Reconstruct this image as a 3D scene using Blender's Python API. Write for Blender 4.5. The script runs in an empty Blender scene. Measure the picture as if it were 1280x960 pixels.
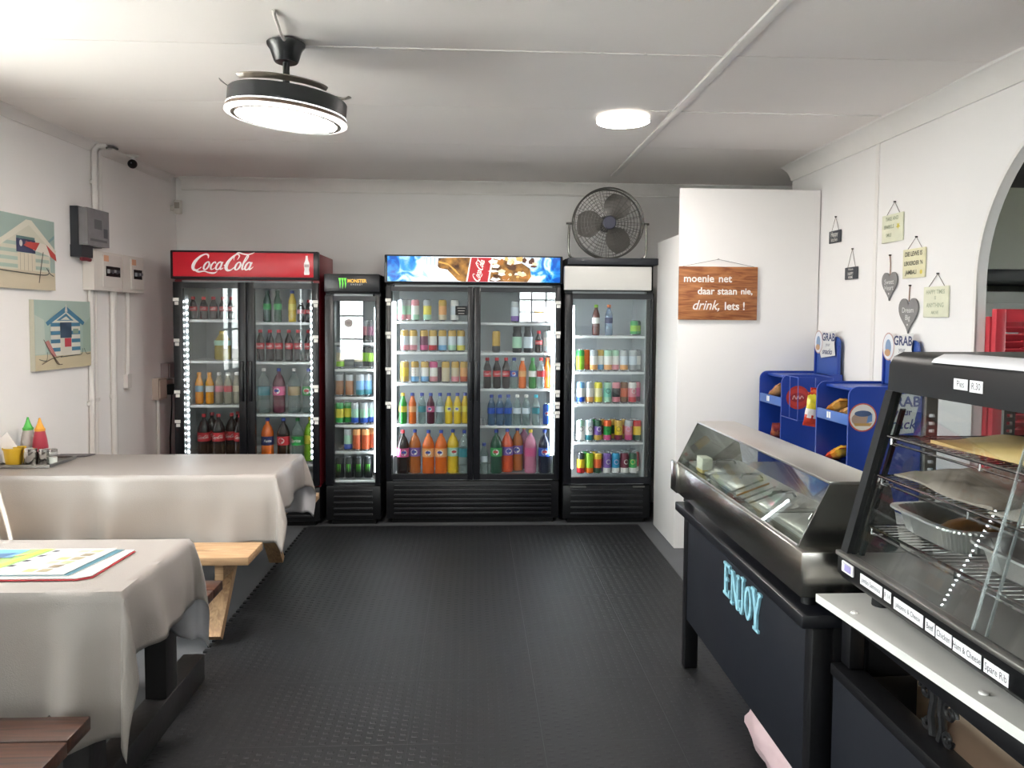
import bpy, bmesh, math, random
from mathutils import Vector, Matrix
random.seed(7)
S = bpy.context.scene
COL = S.collection
PI = math.pi

# ---------------------------------------------------------------- camera
cam = bpy.data.cameras.new('camera'); camo = bpy.data.objects.new('camera', cam); COL.objects.link(camo)
YAW, PITCH, ROLL, CAM_H = .050, .0495, .0071, 1.57
_w = Vector((math.sin(YAW)*math.cos(PITCH), math.cos(YAW)*math.cos(PITCH), -math.sin(PITCH)))
_r = Vector((math.cos(YAW), -math.sin(YAW), 0)); _u = _r.cross(_w)
_r2 = _r*math.cos(ROLL)+_u*math.sin(ROLL); _u2 = _u*math.cos(ROLL)-_r*math.sin(ROLL)
M = Matrix.Identity(4)
for i in range(3): M[i][0], M[i][1], M[i][2] = _r2[i], _u2[i], -_w[i]
M[2][3] = CAM_H
camo.matrix_world = M
cam.sensor_fit = 'HORIZONTAL'; cam.sensor_width = 36; cam.lens = 36*960/1280; cam.shift_y = -33/1280
cam.clip_start = .05; cam.clip_end = 100
S.camera = camo

# ---------------------------------------------------------------- sky, sun, exposure
wd = bpy.data.worlds.new('sky'); S.world = wd; wd.use_nodes = True
bg = wd.node_tree.nodes['Background']; bg.inputs[0].default_value = (.97, .975, 1.0, 1); bg.inputs[1].default_value = 16.5
sun = bpy.data.lights.new('sun', 'SUN'); sun.energy = 100; sun.angle = .01; sun.color = (1, .96, .91)
suno = bpy.data.objects.new('sun', sun); COL.objects.link(suno); suno.location = (-8, -8, 12)
suno.rotation_euler = Vector((.42, 1, -1.75)).to_track_quat('-Z', 'Y').to_euler()
S.view_settings.view_transform = 'Standard'; S.view_settings.look = 'None'
S.view_settings.gamma = 1; S.view_settings.use_curve_mapping = False
S.view_settings.exposure = 1.02
cy = S.cycles
cy.use_denoising = True
cy.max_bounces = 10; cy.diffuse_bounces = 5; cy.glossy_bounces = 4; cy.transparent_max_bounces = 24; cy.transmission_bounces = 6
cy.caustics_reflective = False; cy.caustics_refractive = False; cy.sample_clamp_indirect = 6.0; cy.blur_glossy = 0.5

def portal(name, loc, rot, sx, sy):
    l = bpy.data.lights.new(name, 'AREA'); l.shape = 'RECTANGLE'; l.size = sx; l.size_y = sy; l.cycles.is_portal = True
    o = bpy.data.objects.new(name, l); COL.objects.link(o); o.location = loc; o.rotation_euler = rot
LWD = Vector((.05, 1, 0)).normalized(); LWN = Vector((LWD.y, -LWD.x, 0)); LWO = Vector((-2.775, 0, 0))
def LW(s, z, d=0.0):                                # a point on the left wall: along, up, out into the room
    p = LWO + LWD*s + LWN*d; return Vector((p.x, p.y, z))
WIN_L = [(-2.4, -1.1, .95, 2.2), (.85, 1.55, 1.2, 2.25), (2.2, 3.41, .95, 2.42)]
WIN_R = [(-2.55, -2.02, .75, 2.05), (.82, 1.92, 1.48, 2.18)]
REAR_Y = -2.8
for i, (a, b, c, d) in enumerate(WIN_L):
    p = LW((a+b)/2, (c+d)/2, -.10); portal('daylight_portal', p, Vector((-LWN)).to_track_quat('Z', 'Y').to_euler(), b-a, d-c)
for i, (a, b, c, d) in enumerate(WIN_R):
    portal('daylight_portal', ((a+b)/2, REAR_Y-.1, (c+d)/2), Vector((0, -1, 0)).to_track_quat('Z', 'Y').to_euler(), b-a, d-c)
WIN_K_ADDED = (2.6, 3.5, 1.25, 2.1)  # opening added in the unseen kitchen wall to let light in
KSW = lambda a, b, d: Vector((4.6-d, a, b))                 # kitchen side wall: along, up, into the kitchen
portal('daylight_portal', (4.7, 3.05, 1.675), Vector((1, 0, 0)).to_track_quat('Z', 'Y').to_euler(), .9, .85)

# ---------------------------------------------------------------- materials
def lin(h):
    if not isinstance(h, str): return h
    h = h.lstrip('#'); f = lambda c: c/12.92 if c <= .04045 else ((c+.055)/1.055)**2.4
    return tuple(f(int(h[i:i+2], 16)/255) for i in (0, 2, 4))
_MC = {}
def mat(name, col, rough=.5, metal=0, spec=.5, var=0, vscale=6, bump=0, bscale=60, emit=0, ecol=None, coat=0, stretch=None):
    key = (name, col, rough, metal, spec, var, vscale, bump, bscale, emit, coat, stretch)
    if key in _MC: return _MC[key]
    m = bpy.data.materials.new(name); m.use_nodes = True; nt = m.node_tree; b = nt.nodes['Principled BSDF']
    c = lin(col); b.inputs['Base Color'].default_value = (*c, 1)
    b.inputs['Roughness'].default_value = rough; b.inputs['Metallic'].default_value = metal
    b.inputs['Specular IOR Level'].default_value = spec
    if coat: b.inputs['Coat Weight'].default_value = coat; b.inputs['Coat Roughness'].default_value = .05
    if emit: b.inputs['Emission Color'].default_value = (*lin(ecol or col), 1); b.inputs['Emission Strength'].default_value = emit
    if var or bump:
        tc = nt.nodes.new('ShaderNodeTexCoord'); src = tc.outputs['Object']
        if stretch:
            mp = nt.nodes.new('ShaderNodeMapping'); mp.inputs['Scale'].default_value = stretch
            nt.links.new(src, mp.inputs[0]); src = mp.outputs[0]
    if var:
        n = nt.nodes.new('ShaderNodeTexNoise'); n.inputs['Scale'].default_value = vscale; n.inputs['Detail'].default_value = 5
        nt.links.new(src, n.inputs['Vector'])
        r = nt.nodes.new('ShaderNodeMapRange'); r.inputs[1].default_value = .3; r.inputs[2].default_value = .7
        r.inputs[3].default_value = 1-var; r.inputs[4].default_value = 1+var
        nt.links.new(n.outputs['Fac'], r.inputs[0])
        h = nt.nodes.new('ShaderNodeHueSaturation'); h.inputs['Color'].default_value = (*c, 1)
        nt.links.new(r.outputs[0], h.inputs['Value']); nt.links.new(h.outputs[0], b.inputs['Base Color'])
    if bump:
        n = nt.nodes.new('ShaderNodeTexNoise'); n.inputs['Scale'].default_value = bscale; n.inputs['Detail'].default_value = 3
        nt.links.new(src, n.inputs['Vector'])
        bp = nt.nodes.new('ShaderNodeBump'); bp.inputs['Strength'].default_value = bump; bp.inputs['Distance'].default_value = .004
        nt.links.new(n.outputs['Fac'], bp.inputs['Height']); nt.links.new(bp.outputs[0], b.inputs['Normal'])
    _MC[key] = m; return m

def paint(h, rough=.45): return mat('paint_'+h, h, rough)          # flat printed or painted colour
def glassmat(name, tint, gloss=.04, rough=0.0, dens=1.0, haze=None):
    """thin clear sheet: see-through with a Fresnel mirror on top, optional milky share"""
    m = bpy.data.materials.new(name); m.use_nodes = True; nt = m.node_tree; nt.nodes.clear()
    out = nt.nodes.new('ShaderNodeOutputMaterial')
    tr = nt.nodes.new('ShaderNodeBsdfTransparent'); tr.inputs[0].default_value = (*lin(tint), 1)
    gl = nt.nodes.new('ShaderNodeBsdfGlossy'); gl.inputs['Roughness'].default_value = rough
    lw = nt.nodes.new('ShaderNodeLayerWeight')
    pw = nt.nodes.new('ShaderNodeMath'); pw.operation = 'POWER'; pw.inputs[1].default_value = 5
    ma = nt.nodes.new('ShaderNodeMath'); ma.operation = 'MULTIPLY_ADD'; ma.inputs[1].default_value = 1-gloss; ma.inputs[2].default_value = gloss
    nt.links.new(lw.outputs['Facing'], pw.inputs[0]); nt.links.new(pw.outputs[0], ma.inputs[0])
    mx = nt.nodes.new('ShaderNodeMixShader'); nt.links.new(ma.outputs[0], mx.inputs[0])
    base = tr.outputs[0]
    if haze:
        df = nt.nodes.new('ShaderNodeBsdfDiffuse'); df.inputs[0].default_value = (*lin(haze[0]), 1)
        m2 = nt.nodes.new('ShaderNodeMixShader'); m2.inputs[0].default_value = haze[1]
        nt.links.new(tr.outputs[0], m2.inputs[1]); nt.links.new(df.outputs[0], m2.inputs[2]); base = m2.outputs[0]
    nt.links.new(base, mx.inputs[1]); nt.links.new(gl.outputs[0], mx.inputs[2])
    nt.links.new(mx.outputs[0], out.inputs[0]); return m
def woodmat(name, c1, c2, rough=.55, scale=(2, 30, 30), rot=(0, 0, 0), dist=3.0, spec=.4):
    m = bpy.data.materials.new(name); m.use_nodes = True; nt = m.node_tree; b = nt.nodes['Principled BSDF']
    tc = nt.nodes.new('ShaderNodeTexCoord'); mp = nt.nodes.new('ShaderNodeMapping'); mp.inputs['Scale'].default_value = scale; mp.inputs['Rotation'].default_value = rot
    nt.links.new(tc.outputs['Object'], mp.inputs[0])
    n = nt.nodes.new('ShaderNodeTexNoise'); n.inputs['Scale'].default_value = 1; n.inputs['Detail'].default_value = 6; n.inputs['Distortion'].default_value = dist
    nt.links.new(mp.outputs[0], n.inputs['Vector'])
    r = nt.nodes.new('ShaderNodeValToRGB'); r.color_ramp.elements[0].position = .35; r.color_ramp.elements[1].position = .68
    r.color_ramp.elements[0].color = (*lin(c1), 1); r.color_ramp.elements[1].color = (*lin(c2), 1)
    nt.links.new(n.outputs['Fac'], r.inputs[0]); nt.links.new(r.outputs[0], b.inputs['Base Color'])
    b.inputs['Roughness'].default_value = rough; b.inputs['Specular IOR Level'].default_value = spec
    bp = nt.nodes.new('ShaderNodeBump'); bp.inputs['Strength'].default_value = .25; bp.inputs['Distance'].default_value = .002
    nt.links.new(n.outputs['Fac'], bp.inputs['Height']); nt.links.new(bp.outputs[0], b.inputs['Normal']); return m

WALL = mat('white_wall_paint', 'e6e3e1', .6, var=.015, vscale=1.5, bump=.08, bscale=35)
WALLP = mat('white_board_paint', 'e6e3e1', .5, var=.012, vscale=2, bump=.05, bscale=20)
CEIL = mat('ceiling_paint', 'ece6e2', .55, var=.02, vscale=1.2, bump=.06, bscale=14)
TRIMW = mat('trim_paint', 'e2deda', .5, var=.02, vscale=8)
BLACK = mat('black_enamel', '0f1013', .35, spec=.4, var=.1, vscale=10)
BLACKM = mat('black_satin', '0a0b0d', .5, spec=.3)
DOORBLK = mat('cooler_frame_black', '121318', .32, spec=.45)
STEEL = mat('stainless_steel', 'b9b6b0', .22, metal=1, bump=.03, bscale=90, stretch=(1, 1, 30))
STEELD = mat('dull_steel', '9a9894', .38, metal=1)
CHROME = mat('chrome_wire', 'd0d0d0', .12, metal=1)
WHITEP = mat('white_plastic', 'e4e2de', .4)
RUBBER = mat('black_rubber', '1e1f21', .5, spec=.3, var=.08, vscale=3, bump=.1, bscale=120)
GLASS = glassmat('clear_glass', 'f2f6f4', .045)
GLASSC = glassmat('cooler_door_glass', 'f3f6f6', .05)
ACRYL = glassmat('acrylic_sheet', 'f4f6f6', .05)

# ---------------------------------------------------------------- mesh helpers
WLOC = {}
class MB:
    def __init__(s): s.v = []; s.f = []; s.mi = []; s.mats = []
    def _m(s, m):
        if m not in s.mats: s.mats.append(m)
        return s.mats.index(m)
    def add(s, vs, fs, m):
        k = len(s.v); i = s._m(m); s.v += [Vector(p) for p in vs]
        for f in fs: s.f.append([k+j for j in f]); s.mi.append(i)
        return s
    def box(s, x0, x1, y0, y1, z0, z1, m):
        vs = [(x, y, z) for z in (z0, z1) for y in (y0, y1) for x in (x0, x1)]
        return s.add(vs, [(0, 2, 3, 1), (4, 5, 7, 6), (0, 1, 5, 4), (2, 6, 7, 3), (0, 4, 6, 2), (1, 3, 7, 5)], m)
    def rbox(s, x0, x1, y0, y1, z0, z1, m, b=.01, seg=2):
        bm = bmesh.new(); bmesh.ops.create_cube(bm, size=1)
        for v in bm.verts: v.co = Vector(((x0+x1)/2+v.co.x*(x1-x0), (y0+y1)/2+v.co.y*(y1-y0), (z0+z1)/2+v.co.z*(z1-z0)))
        bmesh.ops.bevel(bm, geom=list(bm.edges), offset=b, segments=seg, affect='EDGES', profile=.5)
        bm.verts.index_update()
        s.add([v.co.copy() for v in bm.verts], [[v.index for v in f.verts] for f in bm.faces], m); bm.free(); return s
    def fbox(s, F, a0, a1, b0, b1, d0, d1, m):              # box in a frame function F(a, b, d)
        vs = [F(a, b, d) for d in (d0, d1) for b in (b0, b1) for a in (a0, a1)]
        return s.add(vs, [(0, 2, 3, 1), (4, 5, 7, 6), (0, 1, 5, 4), (2, 6, 7, 3), (0, 4, 6, 2), (1, 3, 7, 5)], m)
    def lathe(s, prof, c=(0, 0, 0), n=16, m=None, ms=None, X=None, capb=True, capt=True):
        """prof [(r, z)] bottom to top; ms one material per band; X optional 3x3 rotation"""
        c = Vector(c); rings = []; k = len(s.v)
        for r, z in prof:
            for i in range(n):
                a = 2*PI*i/n; p = Vector((r*math.cos(a), r*math.sin(a), z))
                s.v.append((X @ p if X else p)+c)
        for j in range(len(prof)-1):
            mm = s._m(ms[j] if ms else m)
            for i in range(n):
                i2 = (i+1) % n; s.f.append([k+j*n+i, k+j*n+i2, k+(j+1)*n+i2, k+(j+1)*n+i]); s.mi.append(mm)
        if capb: s.f.append([k+i for i in range(n)][::-1]); s.mi.append(s._m(ms[0] if ms else m))
        if capt: s.f.append([k+(len(prof)-1)*n+i for i in range(n)]); s.mi.append(s._m(ms[-1] if ms else m))
        return s
    def tube(s, pts, r, m, n=8, closed=False):
        pts = [Vector(p) for p in pts]; k = len(s.v); L = len(pts); mi = s._m(m); up = Vector((0, 0, 1)); prev = None
        for j, p in enumerate(pts):
            a = pts[(j-1) % L] if (closed or j) else p; b = pts[(j+1) % L] if (closed or j < L-1) else p
            t = (b-a).normalized()
            if prev is None:
                q = t.cross(up if abs(t.z) < .9 else Vector((1, 0, 0))).normalized()
            else:
                q = (prev - t*prev.dot(t)).normalized()
            prev = q; w = t.cross(q); rr = r[j] if isinstance(r, (list, tuple)) else r
            for i in range(n):
                an = 2*PI*i/n; s.v.append(p+q*rr*math.cos(an)+w*rr*math.sin(an))
        for j in range(L if closed else L-1):
            j2 = (j+1) % L
            for i in range(n):
                i2 = (i+1) % n; s.f.append([k+j*n+i, k+j*n+i2, k+j2*n+i2, k+j2*n+i]); s.mi.append(mi)
        if not closed:
            s.f.append([k+i for i in range(n)][::-1]); s.mi.append(mi); s.f.append([k+(L-1)*n+i for i in range(n)]); s.mi.append(mi)
        return s
    def cyl(s, p, q, r, m, n=12): return s.tube([p, q], r, m, n)
    def prism(s, poly, ext, m, mside=None):
        poly = [Vector(p) for p in poly]; e = Vector(ext); n = len(poly); k = len(s.v)
        s.v += poly+[p+e for p in poly]; mi = s._m(m); ms = s._m(mside or m)
        s.f.append(list(range(k, k+n))[::-1]); s.mi.append(mi); s.f.append(list(range(k+n, k+2*n))); s.mi.append(mi)
        for i in range(n):
            j = (i+1) % n; s.f.append([k+i, k+j, k+n+j, k+n+i]); s.mi.append(ms)
        return s
    def poly(s, pts, m): return s.add(pts, [list(range(len(pts)))], m)
    def sphere(s, c, r, m, n=12, k=8, sc=(1, 1, 1)):
        pr = [(r*math.sin(PI*j/k)+1e-5, -r*math.cos(PI*j/k)) for j in range(k+1)]
        a = len(s.v); s.lathe(pr, (0, 0, 0), n, m)
        for i in range(a, len(s.v)): p = s.v[i]; s.v[i] = Vector((p.x*sc[0]+c[0], p.y*sc[1]+c[1], p.z*sc[2]+c[2]))
        return s
    def xf(s, Mx, start=0):
        for i in range(start, len(s.v)): s.v[i] = Mx @ s.v[i]
        return s
    def mesh(s, name, smooth=35, off=Vector((0, 0, 0))):
        me = bpy.data.meshes.new(name); me.from_pydata([p-off for p in s.v], [], s.f)
        for m in s.mats: me.materials.append(m)
        me.polygons.foreach_set('material_index', s.mi); me.update()
        bm = bmesh.new(); bm.from_mesh(me); bmesh.ops.recalc_face_normals(bm, faces=bm.faces); bm.to_mesh(me); bm.free()
        if smooth: me.shade_smooth(); me.set_sharp_from_angle(angle=math.radians(smooth))
        return me
    def build(s, name, parent=None, smooth=35, label=None, cat=None, group=None, kind=None):
        if parent is not None: off = WLOC[parent]
        else:
            xs = [p.x for p in s.v]; ys = [p.y for p in s.v]; zs = [p.z for p in s.v]
            off = Vector(((min(xs)+max(xs))/2, (min(ys)+max(ys))/2, min(zs)))
        o = bpy.data.objects.new(name, s.mesh(name, smooth, off)); COL.objects.link(o)
        if parent is not None: o.parent = parent
        else: o.location = off
        WLOC[o] = off; tag(o, label, cat, group, kind); return o
def tag(o, label=None, cat=None, group=None, kind=None):
    if label: o['label'] = label
    if cat: o['category'] = cat
    if group: o['group'] = group
    if kind: o['kind'] = kind
    return o
def thing(name, loc, label, cat, group=None, kind=None):
    o = bpy.data.objects.new(name, None); COL.objects.link(o); o.location = loc; o.empty_display_size = .05
    WLOC[o] = Vector(loc); return tag(o, label, cat, group, kind)
def place(name, mesh, parent, loc=(0, 0, 0)):               # a part that shares its mesh with alike parts
    o = bpy.data.objects.new(name, mesh); COL.objects.link(o); o.parent = parent; o.location = loc
    WLOC[o] = WLOC[parent]+Vector(loc); return o

def textmesh(body, size=1, align='CENTER', bold=0, shear=0, spacing=1):
    """outline of a line of text as (verts 2D, faces), centred"""
    c = bpy.data.curves.new('text', 'FONT'); c.body = body; c.size = size; c.align_x = align; c.align_y = 'CENTER'
    c.offset = bold; c.shear = shear; c.space_character = spacing; c.resolution_u = 3
    o = bpy.data.objects.new('text', c); COL.objects.link(o)
    dg = bpy.context.evaluated_depsgraph_get(); me = bpy.data.meshes.new_from_object(o.evaluated_get(dg))
    vs = [v.co.copy() for v in me.vertices]; fs = [list(p.vertices) for p in me.polygons]
    bpy.data.objects.remove(o); bpy.data.curves.remove(c); bpy.data.meshes.remove(me); return vs, fs
def spline(pts, n=8):
    """Catmull-Rom through points with any number of components"""
    out = []; P = [pts[0]]+list(pts)+[pts[-1]]
    for i in range(1, len(P)-2):
        for k in range(n):
            t = k/n; a, b, c, d = P[i-1], P[i], P[i+1], P[i+2]
            out.append(tuple(.5*((2*b[j])+(-a[j]+c[j])*t+(2*a[j]-5*b[j]+4*c[j]-d[j])*t*t+(-a[j]+3*b[j]-3*c[j]+d[j])*t**3) for j in range(len(b))))
    out.append(tuple(pts[-1])); return out
def ribbon2d(pts, n=6):
    """strokes (x, y, width) -> flat verts, faces"""
    q = spline(pts, n); vs = []; fs = []
    for i, p in enumerate(q):
        a = q[max(0, i-1)]; b = q[min(len(q)-1, i+1)]; dx, dy = b[0]-a[0], b[1]-a[1]; l = math.hypot(dx, dy) or 1
        w = max(p[2], .005)/2; vs += [(p[0]-dy/l*w, p[1]+dx/l*w, 0), (p[0]+dy/l*w, p[1]-dx/l*w, 0)]
        if i: k = 2*i; fs.append([k-2, k-1, k+1, k])
    return vs, fs
class D2:
    """flat print on a face: origin, u axis, v axis; layers stand off the face by a fraction of a millimetre"""
    def __init__(s, o, u, v, step=.0006):
        s.o = Vector(o); s.u = Vector(u).normalized(); s.vv = Vector(v).normalized(); s.n = s.u.cross(s.vv); s.mb = MB(); s.step = step
    def P(s, x, y, l): return s.o+s.u*x+s.vv*y+s.n*(s.step*l)
    def poly(s, pts, m, l=1): s.mb.poly([s.P(x, y, l) for x, y in pts], m if not isinstance(m, str) else paint(m)); return s
    def rect(s, x0, x1, y0, y1, m, l=1): return s.poly([(x0, y0), (x1, y0), (x1, y1), (x0, y1)], m, l)
    def ell(s, cx, cy, rx, ry, m, l=1, n=24, a0=0, a1=2*PI):
        k = n if abs(a1-a0-2*PI) < 1e-6 else n+1
        return s.poly([(cx+rx*math.cos(a0+(a1-a0)*i/n), cy+ry*math.sin(a0+(a1-a0)*i/n)) for i in range(k)], m, l)
    def raw(s, vs, fs, m, l=1, ox=0, oy=0, sc=1):
        s.mb.add([s.P(ox+p[0]*sc, oy+p[1]*sc, l) for p in vs], fs, m if not isinstance(m, str) else paint(m)); return s
    def text(s, body, x, y, size, m, l=1, bold=0, shear=0, spacing=1, align='CENTER', sx=1):
        vs, fs = textmesh(body, size, align, bold, shear, spacing); return s.raw([(p[0]*sx, p[1], 0) for p in vs], fs, m, l, x, y)
    def stroke(s, pts, m, l=1, n=6): vs, fs = ribbon2d(pts, n); return s.raw(vs, fs, m, l)
    def build(s, name, parent=None, **k): return s.mb.build(name, parent, smooth=0, **k)

def cola_script():
    """the flowing script lettering of the red sign, about 11.4 wide and 3.4 high, as one set of strokes"""
    st = []
    def A(*p): st.append(p)
    A((2.7, 2.25, .12), (2.55, 2.8, .3), (2.0, 3.0, .26), (1.2, 2.6, .4), (.5, 1.7, .6), (.3, .8, .62), (.6, .12, .42), (1.2, .05, .26), (1.9, .6, .14))
    A((.7, .15, .3), (1.6, -.28, .34), (2.6, -.16, .2), (3.5, -.42, .24), (4.5, -.5, .3), (5.0, -.15, .06))
    def o(cx, cy, rx=.42, ry=.72): A(*[(cx+rx*math.cos(t)+.12*math.sin(t), cy+ry*math.sin(t), .2+.16*abs(math.cos(t))) for t in [i*PI/6+.8 for i in range(13)]])
    o(2.75, .85); A((3.1, 1.3, .08), (3.45, 1.0, .08), (3.6, .8, .1))
    A((4.3, 1.25, .22), (4.2, 1.55, .2), (3.85, 1.4, .25), (3.6, .8, .36), (3.75, .22, .26), (4.2, .3, .14), (4.6, .8, .08))
    o(5.0, .85); A((5.55, 1.6, .26), (5.4, .8, .32), (5.5, .2, .26), (5.95, .5, .1))
    A((5.9, .95, .2), (6.35, 1.02, .2))
    A((8.1, 2.0, .1), (8.3, 2.7, .26), (7.8, 3.05, .26), (7.1, 2.5, .42), (6.5, 1.5, .62), (6.4, .6, .6), (6.8, .05, .4), (7.4, .1, .26), (8.0, .7, .14))
    A((7.5, 1.9, .08), (7.4, 2.6, .22), (7.9, 3.3, .26), (8.9, 3.1, .22), (9.9, 3.0, .22), (10.9, 3.4, .1))
    o(8.5, .85); A((8.85, 1.3, .08), (9.2, 1.0, .08))
    A((9.2, .9, .08), (9.75, 1.9, .2), (9.95, 2.7, .26), (9.7, 2.8, .2), (9.45, 1.8, .34), (9.35, .8, .36), (9.5, .2, .26), (9.9, .5, .1))
    o(10.35, .85); A((10.95, 1.6, .26), (10.75, .8, .32), (10.85, .2, .28), (11.4, .75, .06))
    vs = []; fs = []
    for p in st:
        a, b = ribbon2d(p, 5); k = len(vs); vs += [(x+.28*y, y, 0) for x, y, z in a]; fs += [[k+i for i in f] for f in b]
    xs = [p[0] for p in vs]; ys = [p[1] for p in vs]; cx, cyy = (min(xs)+max(xs))/2, (min(ys)+max(ys))/2
    return [(x-cx, y-cyy, 0) for x, y, z in vs], fs, max(xs)-min(xs), max(ys)-min(ys)
SCRIPT = cola_script()
# ================================================================ the setting
CZ = 2.715; BACK_Y = 6.5; RX = 2.36
mb = MB(); mb.box(-3.2, 4.8, -3.0, 6.7, -.08, 0, mat('dark_vinyl_floor', '55575a', .5, var=.1, vscale=4, bump=.05, bscale=30))
mb.build('floor', label='dark grey smooth floor around the rubber mat', cat='floor', kind='structure')
mb = MB(); mb.box(-30, 30, -30, 30, -.30, -.10, mat('sunlit_paving', 'c0bdbb', .8, var=.08, vscale=1))
mb.build('ground', label='pale paving outside the building', cat='ground', kind='structure')
# ceiling: slab with boards below it, joints left open
mb = MB(); mb.prism([LW(-3.0, CZ+.012, -.10), (4.8, -3.0, CZ+.012), (4.8, 6.7, CZ+.012), LW(6.7, CZ+.012, -.10)], (0, 0, .09), CEIL)
ceil = mb.build('ceiling', label='white boarded ceiling with thin joints', cat='ceiling', kind='structure')
ys = [-2.9, -1.98, -1.09, -.20, .69, 1.57, 2.45, 3.33, 4.215, 5.11, 6.56]
for k in range(len(ys)-1):
    for (x0, x1) in ((None, 1.088), (1.094, 3.3)):
        y0, y1 = ys[k]+.0025, ys[k+1]-.0025; left = x0 is None; x0 = LW(y1, 0, -.02).x if left else x0; lx = lambda v: LW(y0+(y1-y0)*v, 0, -.02).x if left else x0
        m = MB(); nx, ny = 10, 6; top = []; ph = random.uniform(0, 6)
        for j in range(ny+1):
            for i in range(nx+1):
                u, v = i/nx, j/ny; sag = .007*math.sin(PI*v)*(1+.5*math.sin(3*PI*u+ph))
                top.append((lx(v)+(x1-lx(v))*u, y0+(y1-y0)*v, CZ-sag))
        m.add(top, [(j*(nx+1)+i, j*(nx+1)+i+1, (j+1)*(nx+1)+i+1, (j+1)*(nx+1)+i) for j in range(ny) for i in range(nx)], CEIL)
        ri = [(lx(0), y0, CZ), (x1, y0, CZ), (x1, y1, CZ), (lx(1), y1, CZ)]
        m.add(ri+[(a, b, CZ+.011) for a, b, c in ri], [(0, 1, 5, 4), (1, 2, 6, 5), (2, 3, 7, 6), (3, 0, 4, 7)], CEIL)
        m.build('ceiling_board', ceil)
# cover batten along the ceiling and the filled joint strips with nail heads
mb = MB(); mb.rbox(1.072, 1.118, -2.7, 6.05, CZ-.016, CZ+.002, TRIMW, .004)
mb.build('trim_1', label='long raised white batten running along the ceiling', cat='batten', kind='structure')
def joint(name, x0, x1, y, label):
    m = MB(); n = 60
    for i in range(n):
        a = x0+(x1-x0)*i/n; b = x0+(x1-x0)*(i+1)/n; w = .004+.003*random.random()
        m.box(a, b, y-w, y+w, CZ-.005-.002*random.random(), CZ+.001, TRIMW)
    o = m.build(name, label=label, cat='ceiling joint', kind='structure')
    m = MB()
    for i in range(int((x1-x0)/.19)): m.lathe([(.008, -.004), (.006, 0)], (x0+.1+.19*i, y+random.uniform(-.02, .02), CZ-.004), 8, TRIMW)
    nh = m.build('nail_head', o); nh['kind'] = 'stuff'
joint('trim_2', -.70, 1.07, 3.33, 'rough white filled joint across the ceiling beside the fan')
joint('trim_3', .95, 2.25, 4.215, 'thin ceiling joint beside the round ceiling light')

def wallbox(F, s0, s1, z1, holes, d0, d1, m):
    mb = MB(); xs = sorted(holes, key=lambda h: h[0]); cur = s0
    for a, b, c, d in xs:
        mb.fbox(F, cur, a, 0, z1, d0, d1, m)
        if c > 0: mb.fbox(F, a, b, 0, c, d0, d1, m)
        mb.fbox(F, a, b, d, z1, d0, d1, m); cur = b
    mb.fbox(F, cur, s1, 0, z1, d0, d1, m); return mb
wallbox(LW, -2.95, 6.66, CZ, WIN_L, -.16, 0, mat('white_wall_paint_brightened', 'f1eeec', .6, var=.015, vscale=1.5, bump=.08, bscale=35)).build('wall_left', smooth=0, label='white painted left wall with electrical boards', cat='wall', kind='structure')  # paint whiter than the other walls, standing in for missing light
RW = lambda a, b, d: Vector((a, REAR_Y+d, b))
wallbox(RW, -3.0, 4.6, CZ, WIN_R, -.16, 0, WALL).build('wall_rear', smooth=0, label='white wall with glazed door and window behind the viewer', cat='wall', kind='structure')
WFR = mat('window_frame_paint', '3a3d42', .4)
def window(name, F, a, b, c, d, nu, nv, label, cat='window'):
    m = MB(); w = .05
    m.fbox(F, a, b, c, c+w, -.12, -.06, WFR); m.fbox(F, a, b, d-w, d, -.12, -.06, WFR)
    m.fbox(F, a, a+w, c+w, d-w, -.12, -.06, WFR); m.fbox(F, b-w, b, c+w, d-w, -.12, -.06, WFR)
    o = m.build(name, label=label, cat=cat, kind='structure', smooth=0)
    for i in range(1, nu): x = a+(b-a)*i/nu; MB().fbox(F, x-.012, x+.012, c+w, d-w, -.11, -.07, WFR).build('window_bar', o, smooth=0)
    for i in range(1, nv): z = c+(d-c)*i/nv; MB().fbox(F, a+w, b-w, z-.012, z+.012, -.11, -.07, WFR).build('window_bar', o, smooth=0)
    MB().fbox(F, a+w, b-w, c+w, d-w, -.093, -.089, GLASS).build('pane', o, smooth=0)
for i, (a, b, c, d) in enumerate(WIN_L):
    window('window_%d' % (i+1), LW, a, b, c, d, 2 if i == 2 else 3, 3, ('left wall window farthest behind the viewer', 'middle barred window of the left wall', 'barred left wall window nearest the coolers')[i])
window('door_1', RW, *WIN_R[0], 1, 3, 'glazed rear door behind the viewer', 'door')
window('window_4', RW, *WIN_R[1], 4, 3, 'wide barred window in the rear wall')

mb = MB(); mb.box(-2.7, 3.4, BACK_Y, BACK_Y+.16, 0, CZ, WALL)
mb.build('wall_back', label='white back wall behind the drink coolers', cat='wall', kind='structure')
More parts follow.
